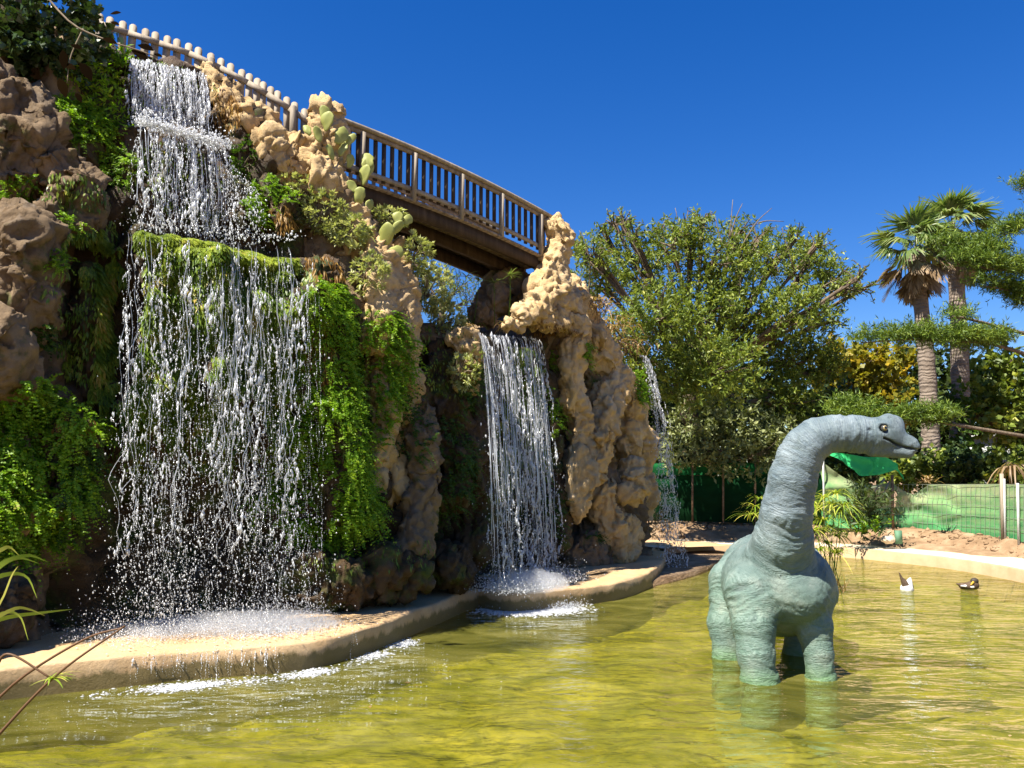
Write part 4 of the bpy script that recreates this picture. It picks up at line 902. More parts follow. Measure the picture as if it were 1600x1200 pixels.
pear('prickly pear climbing the crest pillar beside the fence', [(500, 222, .22, -.3, .4), (508, 205, .26, .2, -.2), (525, 225, .28, .5, .6), (532, 245, .24, .1, -.4), (520, 250, .26, -.3, 1.0), (540, 225, .22, .6, .2), (485, 212, .2, -.5, .2), (528, 275, .26, -.9, .3), (545, 262, .2, .2, .9), (510, 190, .2, -.2, .3)], .75)
pear('prickly pear below the left end of the bridge', [(560, 320, .28, .1, .2), (566, 290, .28, .25, -.3), (575, 272, .26, .1, .7), (580, 262, .22, -.4, .2), (555, 300, .2, -.5, .5), (572, 330, .24, .5, 1.0)], .6)
pear('prickly pear with spread yellow-green pads above the middle buttress', [(590, 390, .28, -1.0, .3), (598, 385, .3, .3, -.2), (612, 365, .24, .6, .5), (605, 400, .26, 1.0, .2), (575, 378, .26, -.8, .6), (620, 350, .2, .1, .1), (560, 385, .22, -1.2, .2), (632, 352, .18, .5, .5)], .25)

# dry strap leaves on the right shoulder of the rock
def straps(name, label, cat, c, n, ln, mat, spread, seed, wd=.03, droop=1.0, lift=.8, group=None, parent=None):
    r_ = np.random.default_rng(seed); B = c+r_.normal(size=(n, 3))*np.asarray(spread); a = r_.uniform(0, 2*PI, n); D = unit(np.c_[np.cos(a), np.sin(a), r_.uniform(.1, lift, n)]); k = 6; t = np.linspace(0, 1, k); Ls = ln*r_.uniform(.5, 1.2, n)
    q = B[:, None]+D[:, None]*(Ls[:, None]*t)[..., None]-UP*(Ls[:, None]*droop*t*t)[..., None]; s_ = unit(np.cross(D, UP)); w_ = wd*(1-t)**.6*r_.uniform(.7, 1.3, n)[:, None]
    V = np.stack([q+s_[:, None]*w_[..., None], q-s_[:, None]*w_[..., None]], 2).reshape(-1, 3); b_ = np.arange(n)[:, None]*k*2+np.arange(k-1)[None]*2; b_ = b_.ravel(); F = np.stack([b_, b_+1, b_+3, b_+2], 1)
    o = obj(name, V, F, M[mat], parent, attrs={'rnd': np.repeat(r_.uniform(0, 1, n), k*2)})
    return tag(o, label, cat, group) if parent is None else o
for px, py, lb in [(925, 480, 'upper clump of dry curled strap leaves behind the pillar'), (950, 510, 'middle clump of dry reddish strap leaves on the rock shoulder'), (972, 540, 'lowest clump of dry strap leaves above the thin waterfall')]:
    straps('dry_aloe', lb, 'plant', pick(px, py)[0]+np.array((0, -.05, .05)), 130, .5, 'dry', (.35, .25, .12), px, .022, group='dry strap-leaved plants')
straps('spider_plant', 'strap-leaved plant in shade under the bridge', 'plant', at(720, 500, 17.2), 60, .55, 'fern_dark', (.2, .2, .05), 5, .02)
straps('dry_tuft', 'dry pale grass tuft at the left of the middle waterfall lip', 'plant', at(718, 508, 16.2), 30, .35, 'dry', (.12, .1, .03), 6, .012)
straps('dry_tuft', 'small dry tuft on the rock right of the waterfall lip', 'plant', at(792, 506, 17.0), 26, .3, 'dry', (.08, .1, .03), 7, .012)

# papyrus: bare stems with a mop of thin rays
def papyrus(label, heads, base, ray, nr_, group, mat='papyrus', seed=1, stem=.010, wd=.010, dr=.6):
    r_ = np.random.default_rng(seed); root = empty('papyrus', label, 'papyrus', group, loc=(0, 0, 0)); mb = MB()
    for k, h_ in enumerate(heads):
        b_ = np.asarray(base)+np.r_[r_.normal(size=2)*.10, 0]; m_ = (b_+h_)/2+np.r_[r_.normal(size=2)*.04, .05]; mb.tube(spline([b_, m_, h_], 7), np.linspace(stem, stem*.6, 7), 5)
        straps('umbel', None, None, np.asarray(h_), nr_, ray*r_.uniform(.7, 1.15), mat, (.004, .004, .004), seed*50+k, wd, dr, 1.0, parent=root)
    mb.build('stems', M['fern'], root); return root
pb = on(1297, 925); r_ = np.random.default_rng(12)
papyrus('tall papyrus clump rising from the water behind the dinosaur', [at(px, py, pb[1]+r_.uniform(-.4, .4)) for px, py in [(1276, 795), (1288, 778), (1300, 790), (1307, 772), (1312, 800), (1285, 815), (1297, 825), (1272, 830), (1308, 838), (1268, 790), (1318, 790), (1292, 850), (1280, 860), (1305, 865)]], pb-np.array((0, 0, .3)), .62, 40, 'papyrus in and round the pond', seed=3, wd=.019)
papyrus('papyrus with yellow mops left of the dinosaur neck', [at(px, py, 25.6) for px, py in [(1180, 792), (1190, 800), (1172, 805), (1187, 780)]], at(1183, 835, 25.6), .7, 30, 'papyrus in and round the pond', seed=4, wd=.022)
for k, (px, py, Y, lb) in enumerate([(728, 432, 17.3, 'small umbrella papyrus under the bridge, leftmost'), (748, 438, 17.0, 'small umbrella papyrus under the bridge, second from left'), (772, 442, 17.2, 'small umbrella papyrus under the bridge, third from left'), (797, 430, 17.0, 'bright umbrella papyrus against the dark rock beneath the bridge end')]):
    papyrus(lb, [at(px, py, Y)], at(px-6, 510, Y+.3), .34, 20, 'papyrus under the bridge', 'palm', 30+k, .008, .012, .35)
straps('reed_tuft', 'dry reed tuft at the foot of the papyrus in the water', 'reeds', on(1303, 928)+np.array((0, 0, .05)), 40, .8, 'dry', (.12, .15, .02), 44, .012, .35, 2.5)
# papyrus leaves and stalks close to the camera at the left
root = empty('bent_papyrus', 'bent papyrus stalks with broken mops in the near left corner', 'papyrus')
mb = MB()
for pts in [[(-60, 1160, 4.6), (20, 1070, 4.6), (130, 1000, 4.6), (195, 980, 4.6)], [(-40, 1190, 4.5), (80, 1062, 4.5), (195, 978, 4.55)], [(-10, 1050, 4.5), (14, 1022, 4.5), (80, 1060, 4.5)], [(0, 1120, 4.4), (60, 1000, 4.45), (140, 985, 4.5)]][:3]:
    mb.tube(spline([at(*p) for p in pts], 16), np.linspace(.009, .005, 16), 6)
mb.build('stalks', M['dry'], root)
straps('umbel', None, None, at(82, 1060, 4.5), 16, .17, 'papyrus', (.004,)*3, 61, .008, .4, .6, parent=root)
root = empty('papyrus_leaves', 'arching green papyrus leaves at the left edge above the ledge', 'papyrus')
for k, (pts, w_) in enumerate([([(-60, 960), (-10, 890), (40, 868), (75, 878)], .016), ([(-60, 940), (0, 885), (30, 872), (60, 880)], .013), ([(-60, 930), (0, 900), (40, 900), (58, 935)], .014), ([(-50, 985), (10, 965), (60, 958), (112, 952)], .013), ([(-50, 1000), (0, 960), (30, 962), (44, 1000)], .011), ([(-40, 880), (0, 860), (15, 855), (30, 868)], .012), ([(-30, 980), (20, 952), (45, 952), (70, 962)], .01), ([(-60, 1000), (-5, 950), (18, 900), (28, 885)], .006)]):
    q = spline([at(a_, b_, 5.2-.05*k) for a_, b_ in pts], 12); s_ = unit(np.cross(np.gradient(q, axis=0), np.array((0.2, 1, .4)))); t_ = np.linspace(0, 1, 12); ww = (w_*(1-t_**2.5)+.001)[:, None]
    V = np.stack([q+s_*ww, q-s_*ww], 1).reshape(-1, 3); F = np.array([(2*j, 2*j+1, 2*j+3, 2*j+2) for j in range(11)]); obj('leaf', V, F, M['papyrus'], root, True, {'rnd': np.full(24, .3+.08*k)})

# ------------------------------------------------------------------ trees behind the pond
def B(px, py, r_, Y, fl=.85, dp=1.0): k_ = mpp(Y); return (at(px, py, Y), (r_*k_, r_*k_*dp, r_*k_*fl))
rt = np.random.default_rng(31)
foliage_blob('tree', 'large spreading olive-green tree behind the rock and the fence', 'tree', [B(px, py, r_*.88, (25.5 if (px < 1130 and py > 490) else 29)+rt.uniform(-1.6, 1.6)) for px, py, r_ in [(950, 375, 26), (925, 400, 28), (975, 350, 14), (940, 440, 50), (1000, 425, 48), (1050, 385, 42), (1075, 365, 30), (1110, 410, 55), (1165, 400, 42), (1215, 405, 42), (1150, 365, 22), (1265, 415, 42), (1300, 440, 38), (1325, 450, 20), (1170, 480, 70), (1095, 490, 70), (1025, 500, 70), (975, 540, 50), (1240, 490, 55), (1265, 555, 50), (1200, 565, 70), (1115, 580, 75), (1040, 590, 65), (1225, 625, 55), (1290, 500, 26), (1290, 580, 35), (960, 350, 12), (990, 372, 18), (1030, 360, 16), (1095, 345, 16), (1185, 372, 16), (1240, 375, 16), (1345, 452, 12), (1340, 435, 12), (1275, 385, 14), (905, 385, 16)]],
             68000, .16, 'tree', 41, group='trees behind the fence', trunk=[at(1105, 745, 29.5), at(1095, 690, 29.4), at(1075, 640, 29.3), at(1090, 590, 29.2)], tr=.34, narrow=.36)
root = empty('bare_twigs', 'thin bare twigs standing out of the top of the large tree', 'twigs'); mb = MB()
for (a_, b_, c_) in [((1130, 420), (1140, 365), (1145, 312)), ((1140, 372), (1150, 340), (1160, 318)), ((1150, 400), (1180, 350), (1206, 325)), ((1185, 348), (1200, 345), (1225, 346)), ((1060, 400), (1062, 360), (1055, 325)), ((1062, 362), (1072, 345), (1075, 330)), ((1240, 420), (1225, 370), (1222, 355)), ((920, 470), (922, 420), (925, 372)), ((922, 410), (915, 380), (905, 360)), ((1130, 385), (1122, 360), (1118, 340)), ((1150, 500), (1156, 450), (1160, 420)), ((1255, 470), (1290, 445), (1318, 432))]:
    mb = MB(); mb.tube(spline([at(*a_, 27.8), at(*b_, 27.8), at(*c_, 27.8)], 8), np.linspace(.03, .01, 8), 5); mb.build('twig', M['twig'], root)
foliage_blob('bush', 'pale olive-leaved bush below the large tree, behind the dark fence', 'bush', [B(px, py, r_, 28.6+rt.uniform(-.6, .6)) for px, py, r_ in [(1085, 665, 36), (1130, 655, 34), (1165, 675, 40), (1205, 690, 36), (1120, 700, 40), (1070, 705, 34), (1235, 700, 30), (1180, 710, 40)]], 9000, .2, 'tree_b', 42, group='bushes behind the fence', trunk=[at(1140, 745, 29), at(1140, 715, 29)], tr=.1, narrow=.4)
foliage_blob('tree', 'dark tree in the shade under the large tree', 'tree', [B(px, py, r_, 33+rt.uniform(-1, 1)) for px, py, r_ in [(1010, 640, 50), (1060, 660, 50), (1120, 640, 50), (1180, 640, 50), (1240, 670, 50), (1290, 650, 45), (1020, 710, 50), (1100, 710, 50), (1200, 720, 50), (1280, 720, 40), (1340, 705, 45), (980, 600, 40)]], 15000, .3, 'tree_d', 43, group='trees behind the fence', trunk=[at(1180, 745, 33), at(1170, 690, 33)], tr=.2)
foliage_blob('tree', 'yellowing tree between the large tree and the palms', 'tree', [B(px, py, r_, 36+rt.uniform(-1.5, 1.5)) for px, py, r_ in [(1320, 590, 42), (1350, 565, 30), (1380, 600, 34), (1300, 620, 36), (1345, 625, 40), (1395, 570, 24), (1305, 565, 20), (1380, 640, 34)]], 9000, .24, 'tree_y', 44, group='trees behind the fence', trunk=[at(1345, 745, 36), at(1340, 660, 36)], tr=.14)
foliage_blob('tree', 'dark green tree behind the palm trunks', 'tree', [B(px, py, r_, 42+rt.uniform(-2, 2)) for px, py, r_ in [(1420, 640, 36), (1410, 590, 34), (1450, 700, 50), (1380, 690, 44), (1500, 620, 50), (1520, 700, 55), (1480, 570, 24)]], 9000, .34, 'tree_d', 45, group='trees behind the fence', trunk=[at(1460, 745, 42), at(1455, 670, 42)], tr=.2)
foliage_blob('tree', 'mid-green tree at the right edge behind the fence', 'tree', [B(px, py, r_, 34+rt.uniform(-1.5, 1.5)) for px, py, r_ in [(1560, 640, 40), (1600, 610, 50), (1545, 590, 28), (1640, 680, 60), (1530, 650, 26), (1580, 560, 24)]], 8000, .26, 'tree', 46, group='trees behind the fence', trunk=[at(1625, 745, 34), at(1615, 690, 34)], tr=.16)
foliage_blob('tree', 'dark conifer seen through the gap under the bridge', 'tree', [B(px, py, r_, 27+rt.uniform(-.5, .5)) for px, py, r_ in [(660, 420, 22), (690, 440, 22), (715, 450, 22), (735, 470, 22), (675, 470, 26), (640, 400, 20)]], 1500, .22, 'conifer', 47, group='trees behind the fence', trunk=[at(690, 640, 27), at(690, 480, 27)], tr=.12, narrow=.15)
foliage_blob('bush', 'leafy oleander bush in front of the right green net', 'bush', [B(px, py, r_, 24.6) for px, py, r_ in [(1345, 800, 24), (1365, 790, 18), (1332, 812, 18), (1360, 815, 20), (1350, 775, 12)]], 1500, .2, 'tree_d', 48, group='bushes behind the fence', trunk=[at(1350, 835, 24.6), at(1350, 815, 24.6)], tr=.04, narrow=.25)
foliage_blob('weeds', 'low green weeds at the foot of the oleander', 'weeds', [B(px, py, r_, 24.3) for px, py, r_ in [(1355, 825, 8), (1378, 824, 9), (1340, 826, 7)]], 260, .13, 'fern', 49, .4)
foliage_blob('bush', 'small ivy bush at the foot of the palms behind the net', 'bush', [B(px, py, r_, 29) for px, py, r_ in [(1495, 735, 22), (1500, 710, 16), (1430, 730, 20), (1470, 745, 16), (1540, 735, 24)]], 2200, .18, 'ivy', 50, group='bushes behind the fence')
for k, (lb, pts) in enumerate([('leafy bush behind the net left of the palms', [(1300, 735, 30), (1335, 740, 26), (1365, 745, 22)]), ('leafy bush behind the net below the palms', [(1405, 745, 24), (1440, 748, 22), (1465, 740, 24)]), ('leafy bush behind the net right of the palms', [(1505, 742, 26), (1540, 742, 26)]), ('leafy bush behind the posts at the right edge', [(1580, 740, 28), (1620, 740, 30)])]):
    foliage_blob('bush', lb, 'bush', [B(px, py, r_, 29.5-k*.8) for px, py, r_ in pts], 1500, .2, ('tree_d', 'tree', 'tree_d', 'tree')[k], 150+k, group='bushes behind the fence', trunk=[at(pts[0][0]+10, 775, 29.5-k*.8), at(pts[0][0]+10, 750, 29.5-k*.8)], tr=.06)
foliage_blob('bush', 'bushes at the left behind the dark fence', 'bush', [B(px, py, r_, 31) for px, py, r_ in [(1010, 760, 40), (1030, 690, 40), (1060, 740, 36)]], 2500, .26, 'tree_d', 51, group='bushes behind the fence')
foliage_blob('dry_bush', 'dry twiggy bush at the right foot of the rock', 'bush', [(at(1018, 815, 23.4), (.4, .4, .28)), (at(1030, 835, 23.2), (.3, .3, .22))], 900, .12, 'dry', 52, .2)

# cypress with flat tiers of needles reaching in from the right
rc = np.random.default_rng(61)
def cypress(label, tiers, trunk, n, seed, tr):
    blobs = []
    for (path, r0) in tiers:
        P = spline([at(*p) for p in path], max(3, len(path)*3))
        for k, p in enumerate(P): s_ = r0*rc.uniform(.75, 1.2)*(.55+.45*k/len(P)); blobs.append((p, (s_, s_*.9, s_*.32)))
    root = foliage_blob('cypress_tree', label, 'tree', blobs, n, .17, 'conifer', seed, up_=.55, trunk=trunk, tr=tr, narrow=.17, limbs=False); mb = MB()
    for (path, r0) in (tiers if len(tiers) > 2 else tiers[:1]): e_ = at(*path[-1]); zt = np.clip((e_[2]-.8-trunk[0][2])/(trunk[-1][2]-trunk[0][2]), 0, 1); mb.tube(spline([trunk[0]+(trunk[-1]-trunk[0])*zt]+[at(*p)-UP*.12 for p in path[::-1]], 14), np.linspace(.07, .02, 14), 6)
    mb.build('limbs', M['bark'], root, True)
tkx = [at(1660, 760, 27), at(1655, 500, 27), at(1665, 300, 27)]
cypress('flat-tiered cypress reaching in from the right edge in front of the palms', [([(1345, 530, 26), (1420, 525, 26), (1490, 528, 26), (1550, 532, 26.5)], .62), ([(1500, 400, 26.5), (1545, 415, 26.5), (1600, 420, 27)], .6), ([(1560, 365, 27), (1610, 350, 27)], .45), ([(1592, 290, 27), (1625, 290, 27)], .35), ([(1530, 440, 26.5), (1580, 450, 27), (1620, 470, 27)], .6), ([(1480, 492, 26), (1510, 492, 26)], .22), ([(1470, 375, 27), (1510, 392, 27), (1550, 390, 27)], .5)], tkx, 42000, 62, .3)
cypress('second cypress bough hanging low across the palm trunks', [([(1310, 652, 25.5), (1370, 655, 25.5), (1440, 650, 25.5), (1475, 655, 25.5)], .4), ([(1300, 640, 26), (1340, 640, 26)], .35)], [at(1690, 760, 25.5), at(1680, 640, 25.5), at(1670, 560, 25.5)], 14000, 63, .2)

# fan palms
def fan_mesh(name, dead, seed):
    r_ = np.random.default_rng(seed); V = []; F = []; nb_ = 26; R = []
    w_ = .02; V += [(0, -w_, 0), (0, w_, 0), (.75, w_*.6, .02), (.75, -w_*.6, .02)]; F.append((0, 1, 2, 3)); R += [.8]*4
    for k in range(nb_):
        a_ = (k/(nb_-1)-.5)*(2.9 if not dead else 1.5); l_ = (.85-.18*abs(a_))*r_.uniform(.85, 1.1); ca, sa = math.cos(a_), math.sin(a_); b_ = np.array((.75, 0, .02)); d_ = np.array((ca, sa, 0)); s_ = np.array((-sa, ca, 0)); tone = r_.uniform(0, 1); i0 = len(V)
        for t_, w2 in ((0.03, .012), (.45, .04), (.75, .025), (1.0, .004)):
            c_ = b_+d_*l_*t_+np.array((0, 0, .12*abs(a_)*t_-(.55 if not dead else .1)*max(0, t_-.4)**1.3*(1.2+r_.uniform(-.4, .9)))); V += [tuple(c_+s_*w2+np.array((0, 0, .01))), tuple(c_-s_*w2)]; R += [tone]*2
        F += [(i0+2*j, i0+2*j+1, i0+2*j+3, i0+2*j+2) for j in range(3)]
    me = mesh(name, np.array(V), np.array(F), False, {'rnd': R}); me.materials.append(M['palm_dry' if dead else 'palm']); return me
FANS = [fan_mesh('frond', False, k) for k in range(3)]; DEAD = [fan_mesh('dead_frond', True, k+9) for k in range(2)]
m, N, L = new_mat('palm trunk'); M['palm_trunk'] = m; g = N.new('ShaderNodeNewGeometry').outputs['Position']
c = ramp(N, L, noise(N, L, mapping(N, L, g, (2, 2, 7)), 1.6, 6, .65), [(.3, (.13, .10, .075)), (.55, (.23, .185, .145)), (.75, (.33, .27, .22))])
wv = node(N, 'ShaderNodeTexWave', Scale=2.2, Distortion=9.0, Detail=4.0); wv.bands_direction = 'Z'; L.new(g, wv.inputs['Vector'])
finish(N, L, c, .9, bump(N, L, wv.outputs['Fac'], .4, .05, bump(N, L, noise(N, L, g, 9, 6, .7), .7, .06)), .15)
def palm(label, base, topp, r0, r1, seed, sc_, scale_, green=22, dead=22):
    r_ = np.random.default_rng(seed); root = empty('fan_palm', label, 'palm', 'two fan palms behind the fence'); mb = MB(); P = spline([base, base*.5+topp*.5+np.array((.12, 0, 0)), topp], 40)
    rr = np.linspace(r0, r1, 40)*(1+.05*np.sin(np.arange(40)*1.9)+.04*r_.normal(size=40)); rr[-7:] *= 1.25; mb.tube(P, rr, 14); mb.build('trunk', M['palm_trunk'], root, True)
    for k in range(green+dead):
        isd = k >= green; me = (DEAD[k % 2] if isd else FANS[k % 3]); o = link('dead_frond' if isd else 'frond', me, None, root); yaw = k*2.4+r_.uniform(-.3, .3); el = r_.uniform(-1.4, -.55) if isd else (1.25-1.5*(k/green)+r_.uniform(-.15, .15))
        o.location = topp-UP*(r_.uniform(-.55, .4) if isd else 0); o.rotation_euler = (r_.uniform(-.4, .4), -el, yaw); s_ = scale_*r_.uniform(.85, 1.1)*(1.05 if isd else 1.0); o.scale = (s_,)*3
palm('left fan palm with a skirt of dead fronds', at(1457, 760, 31), at(1430, 392, 31), .36, .25, 71, .1, 1.2)
palm('right fan palm, taller, with ivy at its trunk', at(1500, 760, 33), at(1490, 362, 33), .40, .27, 72, .1, 1.25)
foliage_blob('ivy', 'ivy climbing the trunk of the right fan palm', 'ivy', [(at(px, py, 32.4), (.3, .3, .5)) for px, py in [(1497, 620), (1505, 650), (1510, 680), (1500, 710), (1512, 700)]], 900, .2, 'fern_dark', 73, .9)
straps('yucca', 'spiky plant on the net in front of the left palm', 'plant', at(1450, 752, 24.4), 34, .45, 'dry', (.06, .06, .04), 74, .025, .4, 1.6)
straps('yucca', 'dry hanging leaves behind the posts at right', 'plant', at(1580, 728, 26), 40, .9, 'palm_dry', (.08, .08, .05), 75, .03, 1.3, .8)

# ------------------------------------------------------------------ net fence
def net_mat(name, stops, open_, zsc=1.0):
    m, N, L = new_mat(name); g = N.new('ShaderNodeNewGeometry').outputs['Position']; a = node(N, 'ShaderNodeAttribute', attribute_name='rnd')
    nz = noise(N, L, mapping(N, L, g, (1, 1, 2)), 2.2, 5, .6); ad = N.new('ShaderNodeMath'); ad.operation = 'MULTIPLY_ADD'; L.new(nz, ad.inputs[0]); ad.inputs[1].default_value = .7; L.new(a.outputs['Fac'], ad.inputs[2])
    c = ramp(N, L, ad.outputs[0], stops); d = N.new('ShaderNodeBsdfDiffuse'); L.new(c, d.inputs[0]); tl = N.new('ShaderNodeBsdfTranslucent'); L.new(c, tl.inputs[0]); x = N.new('ShaderNodeMixShader'); x.inputs[0].default_value = .3; L.new(d.outputs[0], x.inputs[1]); L.new(tl.outputs[0], x.inputs[2])
    t = N.new('ShaderNodeBsdfTransparent'); x2 = N.new('ShaderNodeMixShader'); x2.inputs[0].default_value = open_; L.new(x.outputs[0], x2.inputs[1]); L.new(t.outputs[0], x2.inputs[2]); L.new(x2.outputs[0], N.new('ShaderNodeOutputMaterial').inputs[0]); return m
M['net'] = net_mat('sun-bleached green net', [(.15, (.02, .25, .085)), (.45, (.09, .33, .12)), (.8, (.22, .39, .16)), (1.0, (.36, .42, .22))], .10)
M['net_shaded'] = net_mat('tree-shaded green cloth', [(.2, (.005, .020, .008)), (.7, (.008, .032, .012)), (1.0, (.008, .048, .018))], .0)  # tree shade over the fence put into the dark cloth colour
M['band'] = net_mat('green shade cloth band', [(.2, (.01, .09, .03)), (.9, (.02, .16, .05))], .05)
M['tarp'] = net_mat('bright green tarpaulin', [(.2, (.03, .42, .12)), (.9, (.07, .60, .22))], .0)
nf = empty('net_fence', 'wire fence hung with sagging sun-bleached green net at the right', 'fence')
def fpath(px): return float(np.interp(px, [1285, 1400, 1500, 1568, 1600, 1660], [27.4, 26.6, 24.8, 23.0, 21.9, 20.0]))
def sheet(name, mat, parent, px0, px1, ytop, ybot, nx_, nz_, sag, seed, dY=0., wr_=.08):
    V = []; R = []
    for i_ in range(nx_+1):
        u = i_/nx_; px = px0+(px1-px0)*u; Y = fpath(px)+dY; a_ = at(px, np.interp(px, *ytop)+sag(u), Y); b_ = at(px, np.interp(px, *ybot), Y)
        for j in range(nz_+1): v = j/nz_; p = b_+(a_-b_)*v; V.append(p); R.append(.05+.6*v)
    V = np.array(V); V[:, 1] += wr_*fbm(V*1.3+seed, 3)*1.6+wr_*np.sin(V[:, 2]*9+3*fbm(V*.8+seed, 2)+V[:, 0]*2.2); i_, j = np.meshgrid(np.arange(nx_), np.arange(nz_), indexing='ij'); q0 = (i_*(nz_+1)+j).ravel()
    return obj(name, V, np.stack([q0, q0+nz_+1, q0+nz_+2, q0+1], 1), M[mat], parent, True, {'rnd': R})
yb = ([1280, 1400, 1500, 1600, 1660], [823, 829, 836, 847, 858])
sheet('net_panel', 'net', nf, 1285, 1397, ([1285, 1397], [722, 752]), yb, 44, 26, lambda u: 18*math.sin(PI*u), 1.)
sheet('net_panel', 'net', nf, 1399, 1567, ([1399, 1567], [756, 754]), yb, 60, 26, lambda u: (16*math.sin(PI*u*3.2) if u < .31 else 2), 2.)
sheet('net_panel', 'net', nf, 1567, 1660, ([1567, 1660], [756, 752]), yb, 30, 26, lambda u: 3*math.sin(PI*u), 3.)
mb = MB()
for px in np.arange(1404, 1660, 7.5): Y = fpath(px)-.05; mb.tube([at(px, 757, Y), at(px, np.interp(px, *yb), Y)], .006, 3, False)
for f_ in (0, .2, .4, .6, .8):
    P = [at(px, 757+(np.interp(px, *yb)-757)*f_, fpath(px)-.05) for px in range(1400, 1661, 20)]; mb.tube(P, .006, 3, False)
mb.build('wire_mesh', M['wire'], nf)
for px, y0, y1, r_, mt in [(1288, 705, 826, .03, 'galv'), (1396, 742, 832, .045, 'metal'), (1567, 740, 845, .05, 'wood_pale'), (1571, 748, 846, .03, 'galv'), (1592, 755, 848, .035, 'galv')]:
    Y = fpath(px)-.09; mb = MB(); mb.tube([at(px-2, y0, Y), at(px, y1+4, Y)], r_, 8); mb.build('post', M[mt], nf, True)
mb = MB(); mb.tube([at(1382, 748, 26.6), at(1362, 776, 26.4)], .04, 6); mb.tube([at(1390, 752, 26.6), at(1374, 785, 26.4)], .03, 6); mb.build('brace', M['wood_pale'], nf, True)
# bright tarpaulin thrown over the fence
V = []; nx_, nz_ = 40, 14
for i_ in range(nx_+1):
    u = i_/nx_; px = 1288+122*u; yt = np.interp(u, [0, .25, .5, .75, .92, 1], [706, 708, 714, 714, 724, 742]); yb_ = np.interp(u, [0, .25, .42, .46, .7, .9, 1.0], [708, 722, 738, 744, 742, 734, 752])
    for j in range(nz_+1): v = j/nz_; V.append(at(px+(4 if u > .9 else 0)*v, yt+(yb_-yt)*v, fpath(px)-.16))
V = np.array(V); V[:, 1] += .10*np.sin(V[:, 0]*7+4*fbm(V*1.2, 2))+.12*fbm(V*1.8, 3); i_, j = np.meshgrid(np.arange(nx_), np.arange(nz_), indexing='ij'); q0 = (i_*(nz_+1)+j).ravel()
tag(obj('tarpaulin', V, np.stack([q0, q0+1, q0+nz_+2, q0+nz_+1], 1), M['tarp'], None, True, {'rnd': np.full(len(V), .3)}), 'crumpled bright green tarpaulin over the fence top behind the head', 'tarpaulin')
sf = empty('shade_fence', 'green shade-cloth fence with the shade of the large tree in its colour', 'fence')
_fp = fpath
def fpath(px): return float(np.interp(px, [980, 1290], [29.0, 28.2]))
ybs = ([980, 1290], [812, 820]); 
sheet('cloth_panel', 'net_shaded', sf, 985, 1286, ([980, 1290], [744, 742]), ybs, 70, 20, lambda u: 0, 5., wr_=.04)
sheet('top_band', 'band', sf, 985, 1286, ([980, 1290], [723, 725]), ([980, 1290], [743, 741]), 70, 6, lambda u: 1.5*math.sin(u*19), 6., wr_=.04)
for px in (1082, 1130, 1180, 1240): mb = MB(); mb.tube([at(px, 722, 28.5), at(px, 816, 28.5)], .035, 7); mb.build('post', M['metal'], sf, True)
# low earth wall behind the shaded fence foot, and a shed behind the trees at the right edge
shed = empty('shed', 'pale grey shed wall glimpsed between the trees at right', 'shed'); mb = MB(); a_ = at(1585, 740, 40)
mb.box((a_[0], 40, 2.2), (1.9, 1.5, 2.0)); mb.build('wall', simple('grey panel', [(.3, (.30, .32, .31)), (.7, (.40, .42, .41))], 2, 4, .7, .1), shed)
mb = MB(); mb.box((a_[0], 40, 4.28), (2.1, 1.7, .07)); mb.build('roof', M['galv'], shed)
for k in range(5): mb = MB(); mb.box((a_[0]-1.6+k*.8, 38.47, 2.2), (.04, .03, 1.98)); mb.build('batten', M['metal'], shed)

# clods and stones on the earth bank
rk = np.random.default_rng(77); n_ = 1600; i_ = rk.integers(0, len(Bk)-40, n_); of = rk.uniform(-.1, 1.1, n_)**1.0; q = np.c_[Bk[i_]+BkN[i_]*of[:, None], np.zeros(n_)]
q[:, 2] = np.interp(of, [-.15, 0, .18, .4, .7, 1.2], [.27, .36, .52, .66, .74, .78]); R_ = .02+.09*rk.uniform(0, 1, n_)**4
ICO = np.array([(0, 0, 1), (.9, 0, .4), (.28, .85, .4), (-.72, .53, .4), (-.72, -.53, .4), (.28, -.85, .4), (.72, .53, -.4), (-.28, .85, -.4), (-.9, 0, -.4), (-.28, -.85, -.4), (.72, -.53, -.4), (0, 0, -1)], float)
ICF = np.array([(0, 1, 2), (0, 2, 3), (0, 3, 4), (0, 4, 5), (0, 5, 1), (1, 6, 2), (2, 7, 3), (3, 8, 4), (4, 9, 5), (5, 10, 1), (6, 7, 2), (7, 8, 3), (8, 9, 4), (9, 10, 5), (10, 6, 1), (11, 7, 6), (11, 8, 7), (11, 9, 8), (11, 10, 9), (11, 6, 10)])
J = ICO[None]*R_[:, None, None]*(1+.25*rk.normal(size=(n_, 12, 1)))*np.array((1.2, 1, .75))
tag(obj('earth_clods', (q[:, None]+J).reshape(-1, 3), (ICF[None]+12*np.arange(n_)[:, None, None]).reshape(-1, 3), M['dirt']), 'crumbled clods and pebbles on the earth bank', 'clods', kind='stuff')

